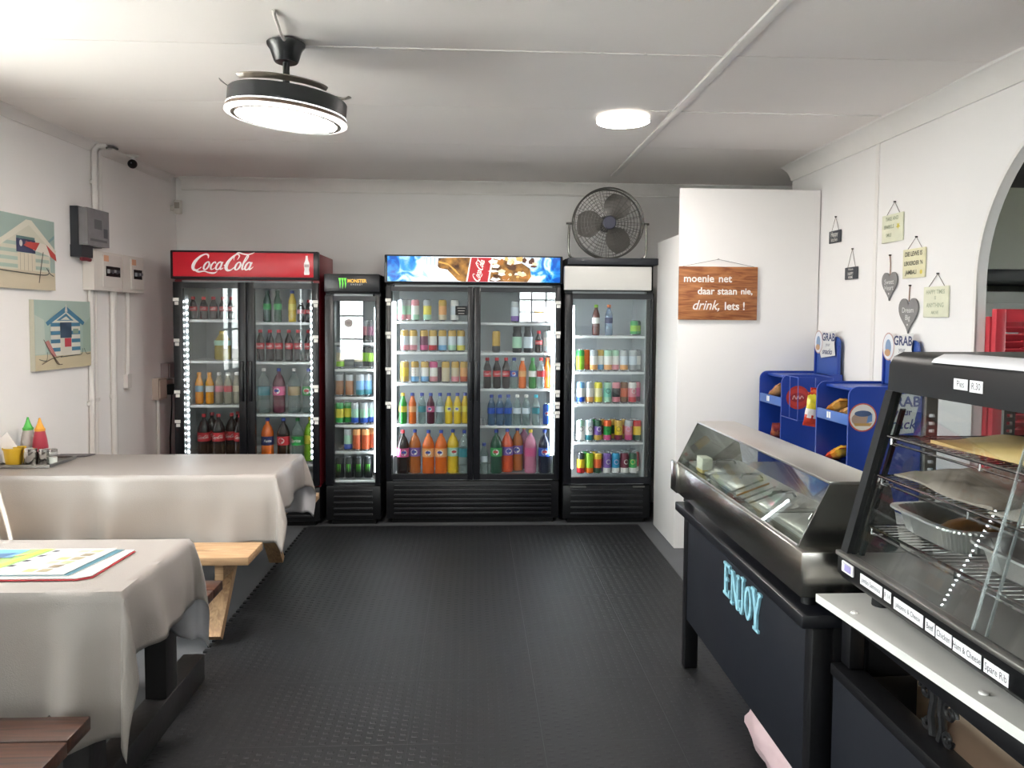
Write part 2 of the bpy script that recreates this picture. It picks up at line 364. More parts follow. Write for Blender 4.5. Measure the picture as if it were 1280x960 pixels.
# right wall with the arched opening
AR, AYC, AZC = .75, 2.755, 1.75
pts = [(5.65, 0), (AYC+AR, 0)]+[(AYC+AR*math.cos(PI*i/36), AZC+AR*math.sin(PI*i/36)) for i in range(37)]+[(AYC-AR, 0), (REAR_Y, 0), (REAR_Y, CZ), (5.65, CZ)]
mb = MB(); mb.prism([(RX, y, z) for y, z in pts], (.045, 0, 0), WALLP)
wr = mb.build('wall_right', smooth=20, label='bright white right wall with an arched opening', cat='wall', kind='structure')
mb = MB()                                                    # raised rim round the arch
ap = [(AYC+AR, .02)]+[(AYC+AR*math.cos(PI*i/36), AZC+AR*math.sin(PI*i/36)) for i in range(37)]+[(AYC-AR, .02)]
for i in range(len(ap)-1):
    (a, b), (c, d) = ap[i], ap[i+1]
    def sc(y, z): return (AYC+(y-AYC)*(1+.018/AR), AZC+(z-AZC)*(1+.018/AR)) if z > AZC else (y+(.018 if y > AYC else -.018), z)
    (e, f), (g, h) = sc(c, d), sc(a, b)
    mb.prism([(RX-.006, a, b), (RX-.006, c, d), (RX-.006, e, f), (RX-.006, g, h)], (.01, 0, 0), TRIMW)
mb.build('trim_4', label='pale raised rim around the arched opening', cat='arch trim', kind='structure')
mb = MB(); mb.rbox(RX-.007, RX+.001, 4.415, 4.45, .02, 2.62, TRIMW, .002)
mb.build('trim_5', label='narrow white cover strip down the right wall', cat='cover strip', kind='structure')
# cornices
CP = [(0, -.105), (.012, -.105), (.018, -.085), (.04, -.045), (.075, -.018), (.095, -.012), (.10, 0), (0, 0)]
mb = MB(); mb.prism([(RX-d, -2.75, CZ+z) for d, z in CP], (0, 8.40, 0), TRIMW)
mb.build('trim_6', smooth=40, label='coved cornice along the top of the right wall', cat='cornice', kind='structure')
mb = MB(); mb.prism([(-2.40, BACK_Y-d*.8, CZ+z*.85) for d, z in CP], (5.5, 0, 0), TRIMW); mb.tube([(-2.4, BACK_Y-.01, CZ-.10), (-1.0, BACK_Y-.01, CZ-.105), (1.0, BACK_Y-.01, CZ-.10), (3.1, BACK_Y-.01, CZ-.105)], .006, TRIMW, 6)
mb.build('trim_7', smooth=40, label='cornice along the top of the back wall', cat='cornice', kind='structure')
mb = MB(); mb.prism([LW(-2.7, CZ+z*.6, d*.45) for d, z in CP], LWD*9.1, TRIMW)
mb.build('trim_8', smooth=40, label='small cornice along the top of the left wall', cat='cornice', kind='structure')
# kitchen beyond the arch
KW = mat('kitchen_wall_grey_green', '9a9d92', .6, var=.03)
mb = MB(); mb.box(RX+.045, 4.6, 5.50, 5.65, 0, CZ, KW); mb.build('wall_kitchen', label='grey green kitchen wall seen through the arch', cat='wall', kind='structure')
wallbox(KSW, REAR_Y, 5.65, CZ, [WIN_K_ADDED], -.15, 0, KW).build('wall_kitchen_side', smooth=0, label='grey green far side wall of the kitchen', cat='wall', kind='structure')
mb = MB(); mb.box(3.2, 3.3, 5.65, 6.5, 0, CZ, WALL); mb.build('wall_alcove', label='end wall of the alcove beside the coolers', cat='wall', kind='structure')
window('window_5', KSW, *WIN_K_ADDED, 3, 2, 'unseen window added to light the kitchen, far side wall')  # out of view, put in to brighten the kitchen
t = thing('extractor_hood', (3.6, 4.75, 1.82), 'grey green extractor hood with black lower edge beyond the arch', 'hood')
MB().box(2.75, 4.5, 4.6, 5.1, 1.90, 2.40, mat('hood_grey', '6b6f63', .5)).build('hood_body', t)
MB().rbox(2.73, 4.52, 4.57, 5.12, 1.825, 1.90, BLACKM, .006).build('lower_edge', t)
MB().box(2.75, 4.5, 4.66, 5.0, 2.40, CZ-.01, BLACKM).build('duct_housing', t)
t = thing('kitchen_cabinet', (3.4, 5.2, 0), 'pale grey kitchen cupboard under the extractor hood', 'cabinet')
MB().box(2.75, 4.5, 5.0, 5.49, 0, 1.78, mat('pale_board', 'b4b7b0', .5)).build('body', t)
for x in (2.76, 3.34, 3.92): MB().rbox(x, x+.56, 4.975, 5.0, .05, 1.70, mat('pale_board2', 'c2c5be', .45), .004).build('door', t)

# ---- ribbed rubber mat of half-metre tiles
mat_t = thing('rubber_mat', (0, 3, 0), 'black studded rubber mat tiles covering the middle of the floor', 'floor mat')
stud_m = MB()
def stud_mesh(w, h):
    m = MB(); x = .022
    k = 0
    while x < w-.012:
        y = .018+(.0175 if k % 2 else 0)
        while y < h-.012:
            a, b, zt = .0125, .0085, .0013
            m.add([(x-a, y-b, 0), (x+a, y-b, 0), (x+a, y+b, 0), (x-a, y+b, 0), (x-a+.004, y-b+.003, zt), (x+a-.004, y-b+.003, zt), (x+a-.004, y+b-.003, zt), (x-a+.004, y+b-.003, zt)],
                  [(4, 5, 6, 7), (0, 1, 5, 4), (1, 2, 6, 5), (2, 3, 7, 6), (3, 0, 4, 7)], RUBBER)
            y += .035
        x += .0415; k += 1
    return m.mesh('studs', 0)
MT = .010
plain = MB().box(.0003, .4997, .0003, .4997, .0005, MT, RUBBER).mesh('mat_tile')
tooth = MB(); tooth.box(.0003, .4997, .0003, .4997, .0005, MT, RUBBER)
for i in range(8): tooth.box(-.022, .002, .018+i*.0615, .05+i*.0615, .0005, MT-.001, RUBBER)
tooth = tooth.mesh('mat_tile'); studs = stud_mesh(.5, .5)
for j in range(14):
    for i in range(5):
        o = place('mat_tile', tooth if i == 0 else plain, mat_t, (-1.236+.5*i, 5.76-.5*(j+1)-3, 0))
        s = place('studs', studs, o, (0, 0, MT-.0004)); s['kind'] = 'stuff'
# ================================================================ coolers
LINER = mat('cooler_liner', 'b9bec0', .45)
SHELFW = mat('shelf_white', 'e6e8e8', .4)
LED = mat('led_strip', 'ffffff', .5, emit=22, ecol='f3f8ff')
LEDDOT = mat('led_dot', 'ffffff', .5, emit=48, ecol='f6faff')
TAG = mat('paper_tag', 'e9e7e2', .6)
def cooler(name, label, x0, x1, yf, H, hz0, doors, gz0, gz1, shelves, base_z=.30, hx=None, handle=None, leds=None, ledmat=None, vents=6, hdr_out=.03, side_m=None, tags=()):
    """upright glass-door cooler; yf = face of the doors; shelves = one list of heights per door"""
    yb = yf+.60; t = thing(name, ((x0+x1)/2, (yf+yb)/2, 0), label, 'cooler')
    sm = side_m or BLACK; yi = yf+.045                        # doors are 45 mm thick
    MB().box(x0, x0+.045, yi, yb, base_z, hz0, sm).box(x0+.0451, x0+.05, yi+.02, yb-.05, base_z, hz0, LINER).build('side_panel', t)
    MB().box(x1-.045, x1, yi, yb, base_z, hz0, sm).box(x1-.05, x1-.0451, yi+.02, yb-.05, base_z, hz0, LINER).build('side_panel', t)
    MB().box(x0+.05, x1-.05, yb-.05, yb, base_z, hz0, LINER).build('back_panel', t)
    b = MB(); b.rbox(x0, x1, yf+.02, yb, .04, base_z, BLACK, .008); b.box(x0+.04, x1-.04, yf+.06, yb-.03, .0, .041, BLACKM)
    base = b.build('base', t)
    nv = max(2, vents)
    for i in range(nv):
        z = .075+(base_z-.12)*i/(nv-1); MB().rbox(x0+.06, x1-.06, yf+.008, yf+.022, z, z+.016, mat('vent_slat', '191a1e', .35), .004).build('vent_slat', base)
    MB().box(x0+.05, x1-.05, yi+.01, yb-.05, base_z-.002, base_z+.03, SHELFW).build('cooler_floor', t)
    MB().rbox(x0, x1, yf+.04, yb, hz0, H, sm, .006).box(x0+.06, x1-.06, yi+.01, yb-.06, hz0-.03, hz0, LINER).build('top_housing', t)
    for k, (dx0, dx1, g0, g1) in enumerate(doors):
        z0, z1 = base_z+.012, hz0-.015
        m = MB(); m.rbox(dx0, g0, yf, yi-.003, z0, z1, DOORBLK, .005); m.rbox(g1, dx1, yf, yi-.003, z0, z1, DOORBLK, .005)
        m.box(g0-.002, g1+.002, yf+.002, yi-.005, gz1, z1-.003, DOORBLK); m.box(g0-.002, g1+.002, yf+.002, yi-.005, z0+.003, gz0, DOORBLK)
        d = m.build('door', t)
        MB().box(g0-.01, g1+.01, yf+.016, yf+.020, gz0-.01, gz1+.01, GLASSC).build('pane', d)
        if handle and handle[k]:
            hx0 = handle[k]; MB().rbox(hx0-.012, hx0+.012, yf-.028, yf+.001, .95, 1.25, DOORBLK, .006).build('handle', d)
        wx0 = g0-.02; wx1 = g1+.02
        for z in shelves[k]:
            sh = MB(); sh.rbox(wx0, wx1, yf+.072, yf+.086, z-.020, z-.001, SHELFW, .003)
            n = int((wx1-wx0)/.03)
            for i in range(n+1): x = wx0+(wx1-wx0)*i/n; sh.box(x-.002, x+.002, yf+.086, yb-.07, z-.006, z-.002, SHELFW)
            for i in range(4): y = yf+.16+.12*i; sh.box(wx0, wx1, y-.003, y+.003, z-.011, z-.006, SHELFW)
            sh.build('shelf', t)
    for i in range(len(doors)-1):
        x = (doors[i][1]+doors[i+1][0])/2; MB().box(x-.02, x+.02, yi+.002, yi+.02, base_z, hz0, LINER).build('mullion', t)
    for (lx, z0, z1, w) in (leds or []):
        if ledmat == 'dots':
            m = MB(); m.box(lx-.012, lx+.012, yi+.012, yi+.018, z0, z1, mat('led_backing', '8d9192', .5)); s = m.build('led_strip', t); m = MB()
            n = int((z1-z0)/.045)
            for i in range(n): m.sphere((lx, yi+.010, z0+.02+i*.045), .0075, LEDDOT, 8, 5)
            q = m.build('led_dot', s); q['kind'] = 'stuff'
        else: MB().rbox(lx-w, lx+w, yi+.014, yi+.026, z0, z1, LED, .003).build('led_strip', t)
    tm = {}
    for (tx, tz, tw) in tags:
        if tw not in tm: tm[tw] = MB().box(-tw/2, tw/2, -.0025, 0, -.012, .012, TAG).mesh('price_tag')
        place('price_tag', tm[tw], t, (tx-(x0+x1)/2, yf-.0004-(yf+yb)/2, tz))
    return t, yb
def frame_tags(x, zs):
    out = []
    for z in zs: out += [(x, z, .042), (x+.004, z-.028, .028)]
    return out
REDP = mat('red_cooler_paint', '8e2430', .35, var=.05)
# --- red two-door cooler
t1, yb = cooler('drinks_cooler', 'wide red-topped two-door drinks cooler beside the left wall', -2.205, -1.15, 5.76, 2.05, 1.845,
    [(-2.205, -1.68, -2.136, -1.735), (-1.675, -1.15, -1.618, -1.198)], .36, 1.785,
    [[1.554, 1.246, .915, .498], [1.537, 1.24, .847, .468]], handle=(-1.708, -1.647), leds=[(-2.125, .5, 1.74, .01), (-1.212, .5, 1.74, .01)], ledmat='dots', side_m=REDP,
    tags=frame_tags(-2.182, (1.70, 1.40, 1.02, .80))+frame_tags(-1.172, (1.69, 1.43, 1.06, .82)))
m = MB(); m.rbox(-2.21, -1.145, 5.735, 5.80, 1.850, 2.058, DOORBLK, .006); hd = m.build('header_frame', t1)
RED = mat('red_backlit_sign', 'b01a28', .3, emit=.10, ecol='d01c2c')
MB().rbox(-2.188, -1.178, 5.726, 5.734, 1.868, 2.043, RED, .002).build('sign_face', hd)
d = D2((-1.683, 5.7255, 1.955), (1, 0, 0), (0, 0, 1)); sw = .455
SGW = mat('sign_white', 'efebe9', .4, emit=.08)
d.raw(SCRIPT[0], SCRIPT[1], SGW, 1, -.145, .012, sw/SCRIPT[2])
bot = [(-.018, -.07), (.018, -.07), (.020, -.055), (.016, -.03), (.020, -.005), (.019, .015), (.010, .04), (.007, .065), (.008, .072), (-.008, .072), (-.007, .065), (-.010, .04), (-.019, .015), (-.020, -.005), (-.016, -.03), (-.020, -.055)]
d.poly([(.458+x*1.02, y*.98) for x, y in bot], SGW, 1); d.rect(.441, .475, -.012, .008, 'b9a5a5', 2)
d.build('lettering', hd)
# --- narrow black cooler
t2, yb = cooler('drinks_cooler', 'narrow black one-door energy drink cooler', -1.112, -.700, 5.80, 1.90, 1.755,
    [(-1.112, -.700, -1.045, -.740)], .325, 1.70, [[1.388, 1.187, .974, .759, .556, .337]], handle=(-.722,), leds=[(-.748, .4, 1.65, .004)], vents=5)
m = MB(); m.rbox(-1.112, -.700, 5.775, 5.84, 1.765, 1.900, DOORBLK, .008); hd = m.build('header_frame', t2)
d = D2((-.906, 5.7745, 1.835), (1, 0, 0), (0, 0, 1))
GRN = mat('claw_green', '5fd23a', .4, emit=.25)
for i, (x, h) in enumerate(((-.088, .045), (-.068, .050), (-.048, .046))):
    d.poly([(x-.010, .034), (x+.009, .034), (x+.005, .01), (x+.007, -.005), (x+.001, -h), (x-.003, -.01), (x-.005, .012)], GRN, 1)
d.text('MONSTER', .038, .012, .036, mat('amber_letter', 'e8b23c', .4, emit=.2), 1, bold=.0012, sx=.86); d.text('ENERGY', .036, -.014, .016, 'c9c4bb', 1, spacing=1.7)
d.build('lettering', hd)
d = D2((-.937, 5.814, 1.535), (1, 0, 0), (0, 0, 1)); d.ell(0, 0, .03, .03, '77706c', 1); d.ell(0, 0, .024, .024, '9a938e', 2); d.rect(-.018, .018, -.003, .003, '55504d', 3); d.rect(-.014, .014, .007, .011, '55504d', 3); d.rect(-.014, .014, -.012, -.008, '55504d', 3); d.build('round_sticker', t2)
# --- wide black cooler with backlit banner
ls = [(-.602, .52, 1.70, .009), (.605, .52, 1.70, .009)]
t3, yb = cooler('drinks_cooler', 'wide black two-door drinks cooler with illuminated picture banner', -.662, .662, 5.83, 2.04, 1.83,
    [(-.662, -.003, -.620, -.046), (.003, .662, .052, .622)], .385, 1.778,
    [[1.552, 1.319, 1.078, .762], [1.546, 1.315, 1.037, .75]], base_z=.33, handle=(-.024, .026), leds=ls, vents=7,
    tags=frame_tags(-.644, (1.71, 1.46, 1.19, .93))+frame_tags(.640, (1.70, 1.47, 1.23, 1.02, .93, .86)))
MB().box(-.14, -.05, 5.8435, 5.8455, 1.60, 1.67, mat('chalk_card', '17181a', .7)).build('chalk_card', t3)
d = D2((-.095, 5.843, 1.635), (1, 0, 0), (0, 0, 1))
for i, w in enumerate((.06, .05, .045)): d.rect(-w/2, w/2, .016-.02*i, .021-.02*i, 'a9a7a2', 1)
d.build('chalk_writing', t3)
m = MB(); m.rbox(-.668, .668, 5.79, 5.87, 1.838, 2.048, DOORBLK, .008); hd = m.build('header_frame', t3)
def banner_mat():
    m = bpy.data.materials.new('banner_print'); m.use_nodes = True; nt = m.node_tree; b = nt.nodes['Principled BSDF']
    tc = nt.nodes.new('ShaderNodeTexCoord'); n = nt.nodes.new('ShaderNodeTexNoise'); n.inputs['Scale'].default_value = 9; n.inputs['Detail'].default_value = 7; n.inputs['Distortion'].default_value = 1.2
    nt.links.new(tc.outputs['Object'], n.inputs['Vector'])
    sp = nt.nodes.new('ShaderNodeSeparateXYZ'); nt.links.new(tc.outputs['Object'], sp.inputs[0])
    ab = nt.nodes.new('ShaderNodeMath'); ab.operation = 'ABSOLUTE'; nt.links.new(sp.outputs['X'], ab.inputs[0])
    mr = nt.nodes.new('ShaderNodeMapRange'); mr.inputs[1].default_value = .25; mr.inputs[2].default_value = .62; mr.inputs[3].default_value = .22; mr.inputs[4].default_value = -.14
    nt.links.new(ab.outputs[0], mr.inputs[0])
    ad = nt.nodes.new('ShaderNodeMath'); nt.links.new(n.outputs['Fac'], ad.inputs[0]); nt.links.new(mr.outputs[0], ad.inputs[1])
    r = nt.nodes.new('ShaderNodeValToRGB'); e = r.color_ramp.elements
    e[0].position = .30; e[0].color = (*lin('0c4fae'), 1); e[1].position = .62; e[1].color = (*lin('f2f8fc'), 1)
    x = e.new(.42); x.color = (*lin('2a90dd'), 1); x = e.new(.52); x.color = (*lin('a9d6f3'), 1)
    nt.links.new(ad.outputs[0], r.inputs[0]); nt.links.new(r.outputs[0], b.inputs['Base Color']); nt.links.new(r.outputs[0], b.inputs['Emission Color'])
    b.inputs['Emission Strength'].default_value = .34; b.inputs['Roughness'].default_value = .3; return m
MB().rbox(-.645, .648, 5.7815, 5.789, 1.850, 2.036, banner_mat(), .002).build('sign_face', hd)
def lit(h, e=.26): return mat('lit_print_'+h, h, .35, emit=e)
AMB = bpy.data.materials.new('banner_amber'); AMB.use_nodes = True; nt = AMB.node_tree; b = nt.nodes['Principled BSDF']
tc = nt.nodes.new('ShaderNodeTexCoord'); n = nt.nodes.new('ShaderNodeTexNoise'); n.inputs['Scale'].default_value = 14; n.inputs['Detail'].default_value = 5
nt.links.new(tc.outputs['Object'], n.inputs['Vector']); r = nt.nodes.new('ShaderNodeValToRGB')
r.color_ramp.elements[0].position = .35; r.color_ramp.elements[0].color = (*lin('3b1f0d'), 1); r.color_ramp.elements[1].position = .68; r.color_ramp.elements[1].color = (*lin('b98338'), 1)
nt.links.new(n.outputs['Fac'], r.inputs[0]); nt.links.new(r.outputs[0], b.inputs['Base Color']); nt.links.new(r.outputs[0], b.inputs['Emission Color']); b.inputs['Emission Strength'].default_value = .28
d = D2((0, 5.781, 1.943), (1, 0, 0), (0, 0, 1))
top = lambda x: .078 if x > -.19 else .078-.01*((-.19-x)/.1)
neck = [(-.268, .082), (-.272, .02), (-.255, .005), (-.20, -.004), (-.16, -.045), (-.12, -.085), (-.09, -.092), (-.03, -.092), (-.02, .088), (-.10, .088)]
d.poly(neck, AMB, 1)
d.poly([(-.36, .088), (-.37, .03), (-.27, .015), (-.264, .086)], lit('dfe9f6'), 1)
for i in range(3): d.poly([(-.355+.03*i, .086), (-.358+.03*i, .03), (-.352+.03*i, .03), (-.348+.03*i, .086)], lit('a9c2e0'), 2)
d.poly([(-.266, .06), (-.20, .045), (-.14, .0), (-.10, -.05), (-.13, -.03), (-.19, .03), (-.262, .045)], lit('cf9c46'), 2)
d.poly([(-.06, -.092), (.115, -.092), (.145, .088), (-.028, .088)], lit('f1ebe6'), 2)
d.poly([(-.048, -.092), (.102, -.092), (.132, .088), (-.018, .088)], lit('b01a26', .2), 3)
a = math.radians(72); ca, sa = math.cos(a), math.sin(a); k = .172/SCRIPT[2]
d.raw([(p[0]*k*ca-p[1]*k*1.25*sa, p[0]*k*sa+p[1]*k*1.25*ca, 0) for p in SCRIPT[0]], SCRIPT[1], lit('f6efe9'), 4, .035, -.004)
d.poly([(.10, -.088), (.40, -.092), (.43, -.05), (.42, .01), (.36, .05), (.30, .04), (.26, .075), (.20, .07), (.13, .088)], AMB, 1)
random.seed(11)
for i in range(34):                                         # ice and splash
    x = random.uniform(.14, .46); y = random.uniform(-.075, .08); w = random.uniform(.012, .035); h = random.uniform(.008, .024); r0 = random.uniform(0, 3)
    d.poly([(x+w*math.cos(r0+q*PI/2.5)*(1+.3*(q % 2)), y+h*math.sin(r0+q*PI/2.5)) for q in range(5)], lit(random.choice(['f3efe6', 'e4d3ae', 'fbfaf6', 'a86a2a', '4e2c14', 'd8b06a'])), 2+(i % 3))
d.build('picture', hd)
# --- single-door cooler with plain white header
t4, yb = cooler('drinks_cooler', 'black one-door drinks cooler with plain white header', .690, 1.370, 5.80, 2.035, 1.79,
    [(.690, 1.370, .752, 1.352)], .362, 1.730, [[1.45, 1.172, .922, .625]], leds=[(.762, .42, 1.68, .009), (1.335, .42, 1.68, .006)], handle=(.722,), vents=5)
MB().rbox(.676, 1.335, 5.735, 5.80, 1.795, 1.972, mat('header_white', 'cfcdc8', .35), .006).build('header_panel', t4)
MB().rbox(.70, 1.385, 5.74, 6.32, 1.985, 2.036, mat('top_slab', '1c1f26', .4), .006).build('top_cover', t4)
for x0, x1 in ((.745, .865), (1.23, 1.32)): MB().box(x0, x1, 5.795, 5.822, .288, .296, STEELD).build('badge_strip', t4)

# ================================================================ drinks on the shelves
CC = dict(cola='1d0e0b', red='c22430', org='e06a1c', ylw='e0bd2c', lemon='e8d84a', grn='2c9a48', dkgrn='1b4a33', lime='8cbf30', lime2='2f9a3c', green='2f7a35', blue='24409e', royal='2450b0', navy='232a5c', sky='6fa8d8', sky2='2f93bf', ice='d3dde6', white='eceae6', silver='b7bbbf', grey='9a9da0', dkgrey='3a3c40', blk='16171a', gold='c9a24a', beige='d2c3a6', cream='efe6b8', peach='e9a768', rust='c4572f', copper='a8714a', rose='dc8d98', pink='d2568a', plum='6e3450', violet='7d5aa8', maroon='6e1f38', redp='cf4550', orgr='e0602f', brown='6d4424', mint='a9d3b8', teal='2f7f8a', aqua='3fb0c4', aqua2='7fc7b4', olive='a59334', ojuice='e49a24', amber='b5652a', berry='5a1f33', redorg='d9542a', pinkc='c77a98', navyc='1b2036', redbr='5a2a20', tan='a8906c', ltblue='8fb7cc', milky='b9b5a4', rust2='b0522c')
CLEARS = {}
for nm, tint, hz in (('clear', 'cfe0dc', ('dfe8ea', .14)), ('water', '7fa9c8', ('7ba3c4', .22)), ('milky', 'd8d4c4', ('d8d2bf', .45))):
    CLEARS[nm] = glassmat('drink_'+nm, tint, .08, .05, haze=hz)
def dm(c):
    if c in CLEARS: return CLEARS[c]
    return mat('drink_'+c, CC[c], .18, coat=.3)
LABM = lambda c: mat('label_'+c, CC[c], .4)
ALU = mat('can_aluminium', 'c8cacc', .25, metal=1)
_DC = {}
def wrap(vs, fs, r, z0, k, m, mb):
    """lettering bent round a can or bottle, facing the room"""
    mb.add([((r)*math.sin(p[0]*k/r), -(r)*math.cos(p[0]*k/r), z0+p[1]*k) for p in vs], fs, m)
def ringpoly(r0, r1, n=18):
    vs = [(r*math.cos(2*PI*i/n), r*math.sin(2*PI*i/n), 0) for r in (r0, r1) for i in range(n)]
    return vs, [[i, (i+1) % n, n+(i+1) % n, n+i] for i in range(n)]
def discpoly(rx, ry, n=14): return [(rx*math.cos(2*PI*i/n), ry*math.sin(2*PI*i/n), 0) for i in range(n)], [list(range(n))]
TXT = {}
def txt(b):
    if b not in TXT: TXT[b] = textmesh(b, 1, bold=.02, shear=.15)
    return TXT[b]
def drink_parts(it):
    key = tuple(it[1:-1])
    if key in _DC: return _DC[key]
    k = it[1]; out = []
    if k in ('can', 'can3'):
        h = .168 if k == 'can' else .118; r = .0315; bands = it[2]; emb = it[3]
        ms = [LABM(c) for c in bands]; q = h-.02
        m = MB(); m.lathe([(r-.008, 0), (r-.002, .006), (r, .012), (r, q*.34), (r, q*.80), (r, h-.016), (r-.006, h-.004), (r-.005, h-.002)], n=16, ms=[ALU, ALU, ms[0], ms[1], ms[2], ms[2], ALU])
        out.append(('can_body', m.mesh('can_body')))
        m = MB(); m.lathe([(r-.006, h-.003), (r-.0055, h), (r-.009, h), (r-.010, h-.004)], n=16, m=ALU)
        m.box(-.006, .006, -.012, .008, h-.003, h-.001, ALU); out.append(('can_lid', m.mesh('can_lid')))
        if emb:
            m = MB()
            if emb.startswith('ring'): wrap(*ringpoly(.0145, .019), r+.0005, h*.58, 1, paint({'ring': '3a3a44', 'ringw': 'efe9e4', 'ringp': 'd9b7e0', 'ringy': 'd8d070'}[emb]), m)
            elif emb == 'claw':
                for x in (-.012, 0, .012): m.add([((r+.0005)*math.sin((x+dx)/r), -(r+.0005)*math.cos((x+dx)/r), h*.5+dz) for dx, dz in ((-.004, .032), (.004, .032), (.002, -.004), (0, -.032), (-.002, -.004))], [[0, 1, 2, 3, 4]], paint('63cf3f'))
            elif emb == 'redtxt':
                for z in (-.03, -.01, .01, .03): wrap([(-.012, z, 0), (.012, z, 0), (.012, z+.011, 0), (-.012, z+.011, 0)], [[0, 1, 2, 3]], r+.0005, h*.52, 1, paint('b23a3c'), m)
            elif emb == 'oval': wrap(*discpoly(.017, .017), r+.0005, h*.55, 1, paint('e9e6e4'), m); wrap(*discpoly(.013, .006), r+.0009, h*.57, 1, paint('c2343c'), m)
            out.append(('emblem', m.mesh('emblem', 0)))
    else:
        liq, lab, cap, emb = it[2:6]
        P = {'pet': (.0305, .218), 'small': (.029, .150), 'big': (.0475, .318), 'jug': (.062, .20), 'jar': (.036, .175)}[k]
        r, h = P
        if k == 'jar': pr = [(r-.004, 0), (r, .006), (r, h-.03), (r-.006, h-.018), (r-.006, h)]
        elif k == 'jug': pr = [(r-.006, 0), (r, .008), (r, h*.45), (r*.94, h*.5), (r, h*.56), (r*.96, h*.74), (r*.55, h*.92), (.022, h)]
        else: pr = [(r-.006, 0), (r, .008), (r*.97, h*.10), (r, h*.2), (r*.95, h*.42), (r*.95, h*.62), (r, h*.66), (r*.93, h*.74), (r*.6, h*.87), (.0135, h*.93), (.0135, h)]
        full = h
        m = MB(); m.lathe(pr, n=16, m=dm(liq)); out.append(('bottle_body', m.mesh('bottle_body', 50)))
        lz0, lz1 = (h*.42, h*.63) if k not in ('jug', 'jar') else ((h*.55, h*.74) if k == 'jug' else (h*.2, h*.7))
        lr = r+.0006
        m = MB(); m.lathe([(lr, lz0), (lr, lz1)], n=16, m=LABM(lab), capb=False, capt=False); out.append(('label', m.mesh('label')))
        cr = {'jar': .032, 'jug': .025}.get(k, .0155); ch = .02 if k != 'jar' else .026
        m = MB(); m.lathe([(cr, h-.003), (cr, h+ch-.003), (cr-.002, h+ch)], n=12, m=LABM(cap)); out.append(('cap', m.mesh('cap')))
        if emb:
            m = MB(); zc = (lz0+lz1)/2; W = paint('efe9e4')
            if emb == 'script': wrap(SCRIPT[0], SCRIPT[1], lr+.0006, zc, 1.9*r/SCRIPT[2], W, m)
            elif emb == 'oval': wrap(*discpoly(r*.55, (lz1-lz0)*.34), lr+.0005, zc, 1, W, m); wrap(*discpoly(r*.42, (lz1-lz0)*.16), lr+.0010, zc+.003, 1, paint('3b4aa0' if lab in ('pink', 'lemon', 'peach', 'violet') else 'c23a40'), m)
            elif emb == 'sprite': vs, fs = txt('Sprite'); wrap(vs, fs, lr+.0006, zc, .034, W, m)
            elif emb == 'fanta': wrap(*discpoly(r*.8, (lz1-lz0)*.4), lr+.0005, zc, 1, paint('24337c'), m); vs, fs = txt('Fanta'); wrap(vs, fs, lr+.0011, zc, .026, W, m)
            out.append(('emblem', m.mesh('emblem', 0)))
    _DC[key] = out; return out
RAD = dict(can=.0315, can3=.0315, pet=.0305, small=.029, big=.0475, jug=.062, jar=.036)
ORD = ['leftmost', 'second from left', 'third from left', 'fourth from left', 'fifth from left', 'sixth from left', 'seventh from left', 'eighth from left', 'ninth from left']
